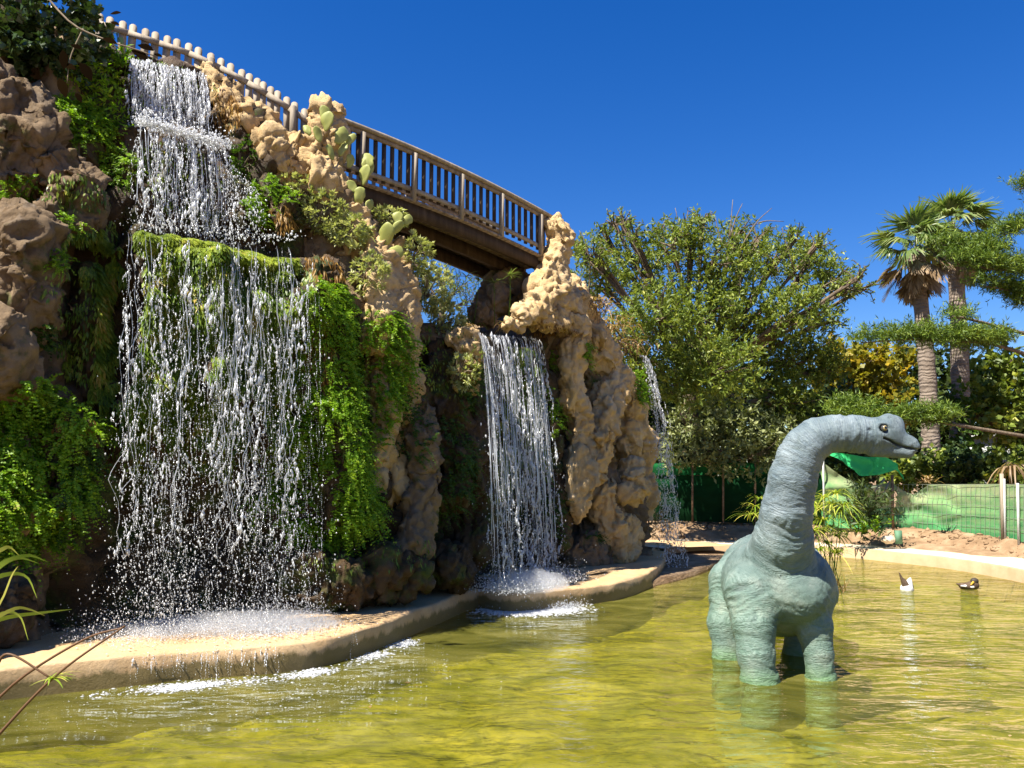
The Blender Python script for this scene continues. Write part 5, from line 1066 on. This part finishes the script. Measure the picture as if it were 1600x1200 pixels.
# ------------------------------------------------------------------ falling water
m, N, L = new_mat('falling water'); M['fall'] = m
d = N.new('ShaderNodeBsdfDiffuse'); d.inputs[0].default_value = (.93, .95, .97, 1); t = N.new('ShaderNodeBsdfTranslucent'); t.inputs[0].default_value = (.93, .95, .97, 1)
gl = node(N, 'ShaderNodeBsdfGlossy', Roughness=.12); x = N.new('ShaderNodeMixShader'); x.inputs[0].default_value = .5; L.new(d.outputs[0], x.inputs[1]); L.new(t.outputs[0], x.inputs[2])
tp = N.new('ShaderNodeBsdfTransparent'); x3 = N.new('ShaderNodeMixShader'); x3.inputs[0].default_value = .3; L.new(x.outputs[0], x3.inputs[1]); L.new(tp.outputs[0], x3.inputs[2])
x2 = N.new('ShaderNodeMixShader'); x2.inputs[0].default_value = .18; L.new(x3.outputs[0], x2.inputs[1]); L.new(gl.outputs[0], x2.inputs[2]); L.new(x2.outputs[0], N.new('ShaderNodeOutputMaterial').inputs[0])
def strands(name, parent, A_, B_, n, zb, drift, r0, seed, gap=.1, wob=.05, fade=.0, us=None, dirv=None, clump=6., delay=0.):
    """ropes of falling water between two ends of a lip, thick and thin, torn where the flow breaks"""
    r_ = np.random.default_rng(seed); dv = CO if dirv is None else np.asarray(dirv); mbV = []; mbF = []; n0 = 0
    for k in range(n):
        u = r_.uniform(0, 1) if us is None else us[k % len(us)]; p = A_+(B_-A_)*u+rdir(1, r_)[0]*.02; zend = zb+r_.uniform(0, .25); H = p[2]-zend; m_ = max(6, int(H/.026)); s = np.linspace(0, 1, m_); zz = p[2]-H*s
        vx = drift*r_.uniform(.55, 1.25); q = p+dv*(vx*np.sqrt(s))[:, None]; q[:, 2] = zz
        ns_ = np.c_[np.full(m_, u*clump*3+seed), zz*1.1, np.full(m_, k*.07)]; q += AL*(wob*fbm(ns_+5, 3)*(0.3+s)+.35*wob*perlin(np.c_[np.full(m_, k*7.7), zz*7, zz*0]))[:, None]+dv*(wob*fbm(ns_+25, 2)*(.3+s))[:, None]
        rad = r0*r_.uniform(.35, 1.3)*np.clip(.55+1.6*perlin(np.c_[np.full(m_, u*clump+seed), zz*2.3+r_.uniform(-.3, .3), np.full(m_, k*.13)])+.9*perlin(np.c_[np.full(m_, k*3.1), zz*9, zz*0])-fade*s, 0, 1.6)
        if delay: rad = rad*np.clip((p[2]-zz-r_.uniform(0, delay))/.15, 0, 1)
        on_ = np.where(rad > r0*gap)[0]
        if len(on_) == 0: continue
        mbV.append(q[on_]+rdir(len(on_), r_)*(rad[on_]*.9)[:, None]); mbF.append(rad[on_]*r_.uniform(.5, 1.15, len(on_)))
    return drops(name, parent, np.concatenate(mbV), np.concatenate(mbF), seed, 2.6)
OCT = np.array([(1, 0, 0), (-1, 0, 0), (0, 1, 0), (0, -1, 0), (0, 0, 1), (0, 0, -1)], float); OCF = np.array([(0, 2, 4), (2, 1, 4), (1, 3, 4), (3, 0, 4), (2, 0, 5), (1, 2, 5), (3, 1, 5), (0, 3, 5)])
def drops(name, parent, P, R, seed, st=1.5):
    r_ = np.random.default_rng(seed); n = len(P); J = OCT[None]*(1+.25*r_.normal(size=(n, 6, 1)))*R[:, None, None]; J = J*np.stack([r_.uniform(.7, 1.2, n), r_.uniform(.7, 1.2, n), st*r_.uniform(.6, 1.4, n)], 1)[:, None]
    o = obj(name, (P[:, None]+J).reshape(-1, 3), (OCF[None]+6*np.arange(n)[:, None, None]).reshape(-1, 3), M['fall'], parent, True); o['kind'] = 'stuff'; return o
def lipnoise(u, seed): return np.clip(.5+.9*fbm(np.c_[u*7+seed, u*0, u*0], 3), .04, 1)
def curtain_us(n, seed, pw=1.0):
    r_ = np.random.default_rng(seed); u = r_.uniform(0, 1, n*60+200); return u[r_.uniform(0, 1, len(u)) < lipnoise(u, seed)**pw][:n]
rf = np.random.default_rng(90)
def lip(px, py, dY=-.1): p, n_ = pick(px, py); return p+np.array((0, dY, .03))
m, N, L = new_mat('thin water thread'); M['thread'] = m
d = N.new('ShaderNodeBsdfDiffuse'); d.inputs[0].default_value = (.93, .95, .97, 1); t = N.new('ShaderNodeBsdfTranslucent'); t.inputs[0].default_value = (.93, .95, .97, 1); gl = node(N, 'ShaderNodeBsdfGlossy', Roughness=.1)
x = N.new('ShaderNodeMixShader'); x.inputs[0].default_value = .5; L.new(d.outputs[0], x.inputs[1]); L.new(t.outputs[0], x.inputs[2]); tp = N.new('ShaderNodeBsdfTransparent'); x3 = N.new('ShaderNodeMixShader'); x3.inputs[0].default_value = .5; L.new(x.outputs[0], x3.inputs[1]); L.new(tp.outputs[0], x3.inputs[2])
x2 = N.new('ShaderNodeMixShader'); x2.inputs[0].default_value = .15; L.new(x3.outputs[0], x2.inputs[1]); L.new(gl.outputs[0], x2.inputs[2]); L.new(x2.outputs[0], N.new('ShaderNodeOutputMaterial').inputs[0])
def threads(name, parent, A_, B_, n, zb, drift, r0, seed, us, wob=.04, lmin=.5):
    # unbroken thin streams, each running part of the way down
    r_ = np.random.default_rng(seed); VV = []; FF = []; n0 = 0
    for k in range(n):
        u = us[k % len(us)]; p = A_+(B_-A_)*u; H = p[2]-zb; s0 = r_.uniform(0, .35)*(r_.uniform() < .6); s1 = min(1, s0+r_.uniform(lmin, 1)); m_ = max(8, int(H*(s1-s0)/.09)); s_ = np.linspace(s0, s1, m_); q = p+CO*(drift*r_.uniform(.55, 1.2)*np.sqrt(s_))[:, None]; q[:, 2] = p[2]-H*s_
        q += AL*(wob*fbm(np.c_[np.full(m_, u*18+seed), q[:, 2]*1.1, np.full(m_, k*.05)], 3)*(.3+s_))[:, None]; rad = r0*r_.uniform(.5, 1.3)*np.clip(.7+.9*perlin(np.c_[np.full(m_, k*3.3), q[:, 2]*2.2, s_*0]), .15, 1.5); rad[0] *= .2; rad[-1] *= .1
        V, Q, T = tube(q, rad, 4, False); VV.append(V); FF.append(Q+n0); n0 += len(V)
    o = obj(name, np.concatenate(VV), np.concatenate(FF), M['thread'], parent, True); o['kind'] = 'stuff'; return o
# tall fall: top cascade, middle cascade, long curtain
W1 = empty('waterfall', 'tall tiered waterfall of white threads and spray at left', 'waterfall', 'waterfalls on the cliff')
a1, b1 = at(200, 92, 12.4), at(322, 116, 13.0); strands('top_cascade', W1, a1, b1, 170, 7.9, .28, .011, 1, .3, .06)
strands('cascade_clots', W1, a1, b1, 50, 7.9, .28, .014, 61, .95, .14)
a2, b2 = at(208, 190, 11.75), at(352, 236, 12.6); strands('middle_cascade', W1, a2, b2, 85, 6.0, .30, .010, 2, .45, .12, us=curtain_us(85, 2, 1.4))
a3, b3 = at(190, 352, 10.7)+CO*.12, at(485, 380, 11.9)+CO*.12; strands('curtain', W1, a3, b3, 80, 1.0, .26, .008, 3, .6, .17, .3, us=curtain_us(80, 3, 2.2), delay=1.0)
strands('curtain_clots', W1, a3, b3, 60, 1.4, .28, .0125, 62, .95, .22, .35, us=curtain_us(60, 3, 2.4), delay=1.2); strands('cascade_clots', W1, a2, b2, 32, 6.1, .30, .013, 63, .95, .2, us=curtain_us(28, 2, 1.4))
strands('fine_threads', W1, a3, b3, 90, .5, .40, .0045, 4, .35, .06, .1, delay=.6)
def fall_drops(A_, B_, n, zb, drift, seed, rlo, rhi, spread=.25, pw=.8, us_seed=None, topz=None):
    r_ = np.random.default_rng(seed); u = np.array(curtain_us(n, us_seed or seed, .8)); s = r_.uniform(0, 1, n)**pw; p = A_+(B_-A_)*u[:, None]; H = p[:, 2]-zb
    q = p+CO*(drift*np.sqrt(s)*r_.uniform(.3, 1.5, n))[:, None]+AL*(r_.normal(size=n)*spread*(.15+s))[:, None]+CO*(r_.normal(size=n)*spread*.6*(.1+s))[:, None]; q[:, 2] = p[:, 2]-H*s
    return q, rlo+(rhi-rlo)*r_.uniform(0, 1, n)**3
q, r_ = fall_drops(a3, b3, 8000, .42, .36, 5, .003, .012, .2, .42); drops('drops', W1, q, r_, 5)
q, r_ = fall_drops(a2, b2, 1100, 5.9, .3, 6, .004, .014, .14, .8); drops('drops', W1, q, r_, 6)
q, r_ = fall_drops(a1, b1, 500, 7.9, .3, 7, .004, .013, .10, .8); drops('drops', W1, q, r_, 7)
b2b = at(400, 300, 12.6); q, r_ = fall_drops(at(330, 215, 12.6), b2b, 900, 6.0, .3, 8, .006, .018, .14, .9); drops('drops', W1, q, r_, 8)
threads('streams', W1, a1, b1, 64, 7.9, .28, .007, 201, curtain_us(90, 1, .6), .05)
threads('streams', W1, a2, b2, 42, 6.0, .30, .006, 202, curtain_us(60, 2, 1.2), .08)
threads('streams', W1, a3-UP*.12, b3-UP*.12, 44, 1.4, .28, .0055, 203, curtain_us(44, 3, 1.8), .2, .15)
# splash on the steps and on the ledge
def splash(name, parent, c0, c1, n, hgt, spread, seed, rlo=.003, rhi=.012):
    r_ = np.random.default_rng(seed); u = r_.uniform(0, 1, n); p = c0+(c1-c0)*u[:, None]; P = p+AL*(r_.normal(size=n)*spread*.5)[:, None]+CO*(r_.normal(size=n)*spread)[:, None]; P[:, 2] = p[:, 2]+r_.exponential(hgt, n)
    return drops(name, parent, P, rlo+(rhi-rlo)*r_.uniform(0, 1, n)**2.5, seed, 1.1)
splash('splash', W1, at(215, 190, 11.8), at(355, 232, 12.6), 2200, .05, .10, 11, .006, .022)
splash('splash', W1, at(195, 350, 10.95), at(470, 376, 12.0), 220, .03, .12, 12, .005, .018)
g0 = on(120, 1000, .42); g1 = on(500, 965, .42); splash('spray', W1, g0, g1, 6500, .10, .30, 13, .003, .010)
g0 = on(220, 990, .42); g1 = on(470, 972, .42); splash('spray', W1, g0, g1, 9000, .05, .26, 14, .003, .009)
# middle fall
W2 = empty('waterfall', 'middle waterfall of clear threads from a mossy lip beside the rock columns', 'waterfall', 'waterfalls on the cliff')
c1_, c2_ = lip(748, 526), lip(842, 532); c1_[2] = max(c1_[2], 5.0); c2_[2] = max(c2_[2], 5.0)
strands('threads', W2, c1_, c2_, 80, .5, .55, .006, 21, .1, .03, .2, us=curtain_us(64, 21, .8)); strands('curtain', W2, c1_, c2_, 42, .5, .55, .013, 22, .85, .16, -.3, us=curtain_us(60, 22, .6))
q, r_ = fall_drops(c1_, c2_, 2000, .4, .55, 23, .005, .016, .14, .5); drops('drops', W2, q, r_, 23)
threads('streams', W2, c1_, c2_, 70, .5, .55, .0075, 204, curtain_us(70, 21, .7), .05, .5)
e0, e1 = on(765, 925, .42), on(880, 900, .42); splash('spray', W2, e0, e1, 8000, .08, .35, 24, .004, .013)
e0, e1 = on(770, 948, .02), on(890, 945, .02); splash('spray', W2, e0, e1, 5000, .05, .25, 25, .004, .014)
# thin fall on the right flank
W3 = empty('waterfall', 'thin waterfall leaping off the right flank of the rock', 'waterfall', 'waterfalls on the cliff')
f1, f2 = at(1000, 555, 21.2), at(1006, 557, 21.3); dv3 = unit(np.array((1., .1, 0)))
strands('threads', W3, f1, f2, 26, .15, .85, .011, 31, .35, .14, .2, dirv=dv3)
rr_ = np.random.default_rng(32); s_ = rr_.uniform(0, 1, 1100)**.6; q = f1+dv3*(.85*np.sqrt(s_)*rr_.uniform(.6, 1.25, 1100))[:, None]+rr_.normal(size=(1100, 3))*.07*(.3+s_)[:, None]; q[:, 2] = f1[2]-(f1[2]-.1)*s_; drops('drops', W3, q, rr_.uniform(.006, .02, 1100), 33)
# foam: on the ledges and along the water line
def foam(name, label, line, n, width, seed, z, sz=(.008, .045), off=0.):
    r_ = np.random.default_rng(seed); P = spline(np.asarray(line), 200); w8 = np.clip(.45+1.1*fbm(P*1.7+seed, 3), .03, 2); i_ = r_.choice(200, n, p=w8/w8.sum()); q = P[i_]+(P[np.minimum(i_+1, 199)]-P[i_])*r_.uniform(0, 1, (n, 1))+np.c_[r_.normal(size=(n, 2))*width, np.zeros(n)]; q[:, 2] = z+off*r_.uniform(0, 1, n); R = sz[0]+(sz[1]-sz[0])*r_.uniform(0, 1, n)**4
    J = OCT[None]*R[:, None, None]*np.array((1.3, 1.0, .28)); a_ = r_.uniform(0, PI, n); ca, sa = np.cos(a_)[:, None], np.sin(a_)[:, None]; J = np.stack([J[..., 0]*ca-J[..., 1]*sa, J[..., 0]*sa+J[..., 1]*ca, J[..., 2]], -1)
    return tag(obj(name, (q[:, None]+J).reshape(-1, 3), (OCF[None]+6*np.arange(n)[:, None, None]).reshape(-1, 3), M['fall'], None, True), label, 'foam', 'foam on the pond', 'stuff')
foam('foam', 'white foam along the water line under the tall waterfall', [on(px, py, 0) for px, py in [(150, 1086), (300, 1072), (450, 1058), (560, 1034), (640, 1002)]], 5200, .10, 41, .004, (.004, .030))
foam('foam', 'loose foam specks drifting off the ledge', [on(px, py, 0) for px, py in [(40, 1120), (250, 1105), (420, 1090), (560, 1070), (660, 1030)]], 900, .45, 42, .004, (.004, .016))
foam('foam', 'bright foam where the middle waterfall meets the pond', [on(px, py, 0) for px, py in [(768, 954), (830, 956), (900, 950)]], 7000, .22, 43, .004, (.006, .045))
foam('foam', 'white froth on the ledge below the tall waterfall', [on(px, py, .40) for px, py in [(200, 1000), (320, 990), (430, 985), (500, 975)]], 6000, .28, 44, .385, (.004, .02), .03)
foam('foam', 'foam at the foot of the thin right waterfall', [on(px, py, 0) for px, py in [(1048, 882), (1075, 886), (1090, 880)]], 1300, .3, 45, .004, (.005, .03))
# run-off over the front of the ledge
rn = empty('ledge_overflow', 'thin white run-off spilling over the front of the left ledge', 'waterfall', 'waterfalls on the cliff')
for k, (p0, p1) in enumerate([((270, 1012), (420, 1000)), ((420, 1000), (560, 985)), ((200, 1022), (290, 1012))]):
    A_ = on(*p0, .36); B_ = on(*p1, .36); i0 = np.argmin(np.linalg.norm(Ld1-A_[:2], axis=1)); i1 = np.argmin(np.linalg.norm(Ld1-B_[:2], axis=1)); A_ = np.r_[Ld1[i0], .35]; B_ = np.r_[Ld1[i1], .35]
    strands('run_off', rn, A_, B_, (120, 90, 40)[k], .0, .05, .0055, 50+k, .35, .05, dirv=np.array((.35, -.93, 0)))

# ------------------------------------------------------------------ ducks
def blob_mesh(prims, lo, hi, h_):
    xs_, ys_, zs_ = [np.arange(a_, b_, h_) for a_, b_ in zip(lo, hi)]; P = np.stack(np.meshgrid(xs_, ys_, zs_, indexing='ij'), -1).astype(np.float32); f_ = np.full(P.shape[:3], 9., np.float32)
    for pr in prims: f_ = smin(f_, sd_ell(P, pr[1], pr[2]) if pr[0] == 'e' else sd_cone(P, *pr[1:5])[0], pr[-1])
    return surface_nets(f_, xs_, ys_, zs_)
def feather(name, c0, c1, pos=.5): return simple(name, [(.3, c0), (.7, c1)], 22, 4, .6, .3)
M['duck_brown'] = feather('brown plumage', (.05, .032, .018), (.13, .085, .05)); M['duck_white'] = feather('white plumage', (.55, .53, .50), (.74, .72, .69)); M['duck_dark'] = feather('dark plumage', (.02, .018, .015), (.06, .045, .03)); M['bill'] = feather('yellow bill', (.45, .25, .02), (.55, .33, .03))
D1 = empty('duck', 'pale duck upended in the water with its tail in the air', 'duck', 'ducks on the pond', loc=on(1417, 922))
V, F = blob_mesh([('e', (0, 0, .02), (.13, .15, .13), .05), ('c', (.03, 0, .06), (.09, 0, .25), .075, .018, .05), ('e', (.06, .0, .12), (.06, .08, .12), .04)], (-.25, -.25, -.15), (.25, .25, .4), .012); obj('body', V, F, M['duck_white'], D1, True)
V, F = blob_mesh([('c', (-.05, -.03, .08), (-.16, -.03, .37), .06, .012, .03), ('c', (-.02, -.05, .10), (-.06, -.04, .22), .06, .03, .03)], (-.3, -.2, 0), (.15, .15, .45), .011); obj('tail', V, F, M['duck_brown'], D1, True)
V, F = blob_mesh([('c', (.075, -.08, .04), (.10, -.06, .10), .03, .02, .02)], (-.05, -.2, -.05), (.25, .1, .2), .011); obj('foot', V, F, M['duck_dark'], D1, True)
D2 = empty('duck', 'brown duck resting on the water with its head tucked back', 'duck', 'ducks on the pond', loc=on(1514, 920))
V, F = blob_mesh([('e', (0, 0, .05), (.21, .11, .09), .04), ('c', (-.15, 0, .08), (-.27, 0, .11), .05, .012, .04), ('e', (.10, 0, .09), (.12, .10, .08), .04)], (-.35, -.2, -.1), (.35, .2, .3), .012); obj('body', V, F, M['duck_brown'], D2, True)
V, F = blob_mesh([('e', (.12, -.02, .17), (.085, .07, .068), .03), ('c', (.14, 0, .10), (.13, 0, .16), .06, .06, .03)], (-.05, -.2, 0), (.3, .2, .32), .011); D2h = obj('head', V, F, M['duck_dark'], D2, True)
V, F = blob_mesh([('c', (.05, -.09, .15), (-.01, -.11, .10), .026, .014, .01)], (-.1, -.2, 0), (.15, .0, .25), .008); obj('bill', V, F, M['bill'], D2h, True)
V, F = blob_mesh([('c', (-.12, -.09, .07), (-.20, -.06, .07), .03, .012, .02), ('e', (.02, -.105, .05), (.05, .02, .025), .01)], (-.3, -.2, 0), (.15, .05, .2), .010); obj('wing_patch', V, F, M['duck_white'], D2, True)
# small things on the far bank
mb = MB(); p = at(1404, 842, 24.2); mb.box(p+UP*.05, (.09, .05, .19)); tag(mb.build('marker_board', simple('dull green board', [(.3, (.07, .16, .09)), (.7, (.11, .22, .13))], 6, 4, .7, .1)), 'small green board standing on the earth bank', 'board')
V, F = blob_mesh([('e', (0, 0, 0), (.22, .16, .12), .03), ('e', (.08, .02, .08), (.10, .1, .07), .03)], (-.35, -.3, -.2), (.35, .3, .25), .03); V = V+at(1388, 843, 24.3); V += .03*fbm(V*7, 2)[:, None]; tag(obj('stone', V, F, M['rim'], None, True), 'pale loose stone beside the small green board', 'stone')

# mist where the falls strike the ledge
m, N, L = new_mat('water mist'); M['mist'] = m; v_ = N.new('ShaderNodeVolumePrincipled'); v_.inputs['Color'].default_value = (.97, .98, 1, 1); v_.inputs['Density'].default_value = 1.3; v_.inputs['Anisotropy'].default_value = .2
L.new(v_.outputs[0], N.new('ShaderNodeOutputMaterial').inputs['Volume'])
def mist(label, c, r3, ang_):
    V = []; n1, n2 = 12, 24
    for i_ in range(n1+1):
        a_ = -PI/2+PI*i_/n1
        for j in range(n2): b_ = 2*PI*j/n2; V.append((math.cos(a_)*math.cos(b_), math.cos(a_)*math.sin(b_), max(math.sin(a_), -.25)))
    V = np.array(V)*r3; V *= (1+.22*fbm(V*2.5+c[0], 2))[:, None]; R_ = np.array([(math.cos(ang_), -math.sin(ang_), 0), (math.sin(ang_), math.cos(ang_), 0), (0, 0, 1)]); Q = np.array([(i_*n2+j, i_*n2+(j+1) % n2, (i_+1)*n2+(j+1) % n2, (i_+1)*n2+j) for i_ in range(n1) for j in range(n2)])
    tag(obj('mist', V@R_.T+c, Q, M['mist'], None, True), label, 'mist', 'mist at the foot of the falls', 'stuff')
mist('soft white mist over the ledge under the tall waterfall', (on(290, 985, .42)+on(440, 975, .42))/2, np.array((1.5, .5, .2)), .35)
mist('soft white mist where the middle waterfall lands', on(830, 915, .42), np.array((.75, .55, .3)), .6)
mist('white spray cloud where the middle waterfall runs into the pond', on(832, 948, .0), np.array((.75, .35, .2)), .1)

# leaves and scum adrift on the pond
rl = np.random.default_rng(88); n_ = 150; q = np.c_[rl.uniform(-3, 9, n_), rl.uniform(8, 22, n_), np.full(n_, .006)]; ok = q[:, 0] > (q[:, 1]-11)*.55-1.2; q = q[ok]; a_ = rl.uniform(0, 2*PI, len(q))
V, F = leafquads(q, np.c_[np.cos(a_), np.sin(a_), .05*rl.normal(size=len(q))], np.tile(UP, (len(q), 1)), rl.uniform(.03, .09, len(q)), rl.uniform(.015, .04, len(q)), .1)
tag(obj('floating_leaves', V, F, M['dry'], attrs={'rnd': np.repeat(rl.uniform(0, 1, len(q)), 4)}), 'fallen leaves adrift on the pond', 'leaves', kind='stuff')
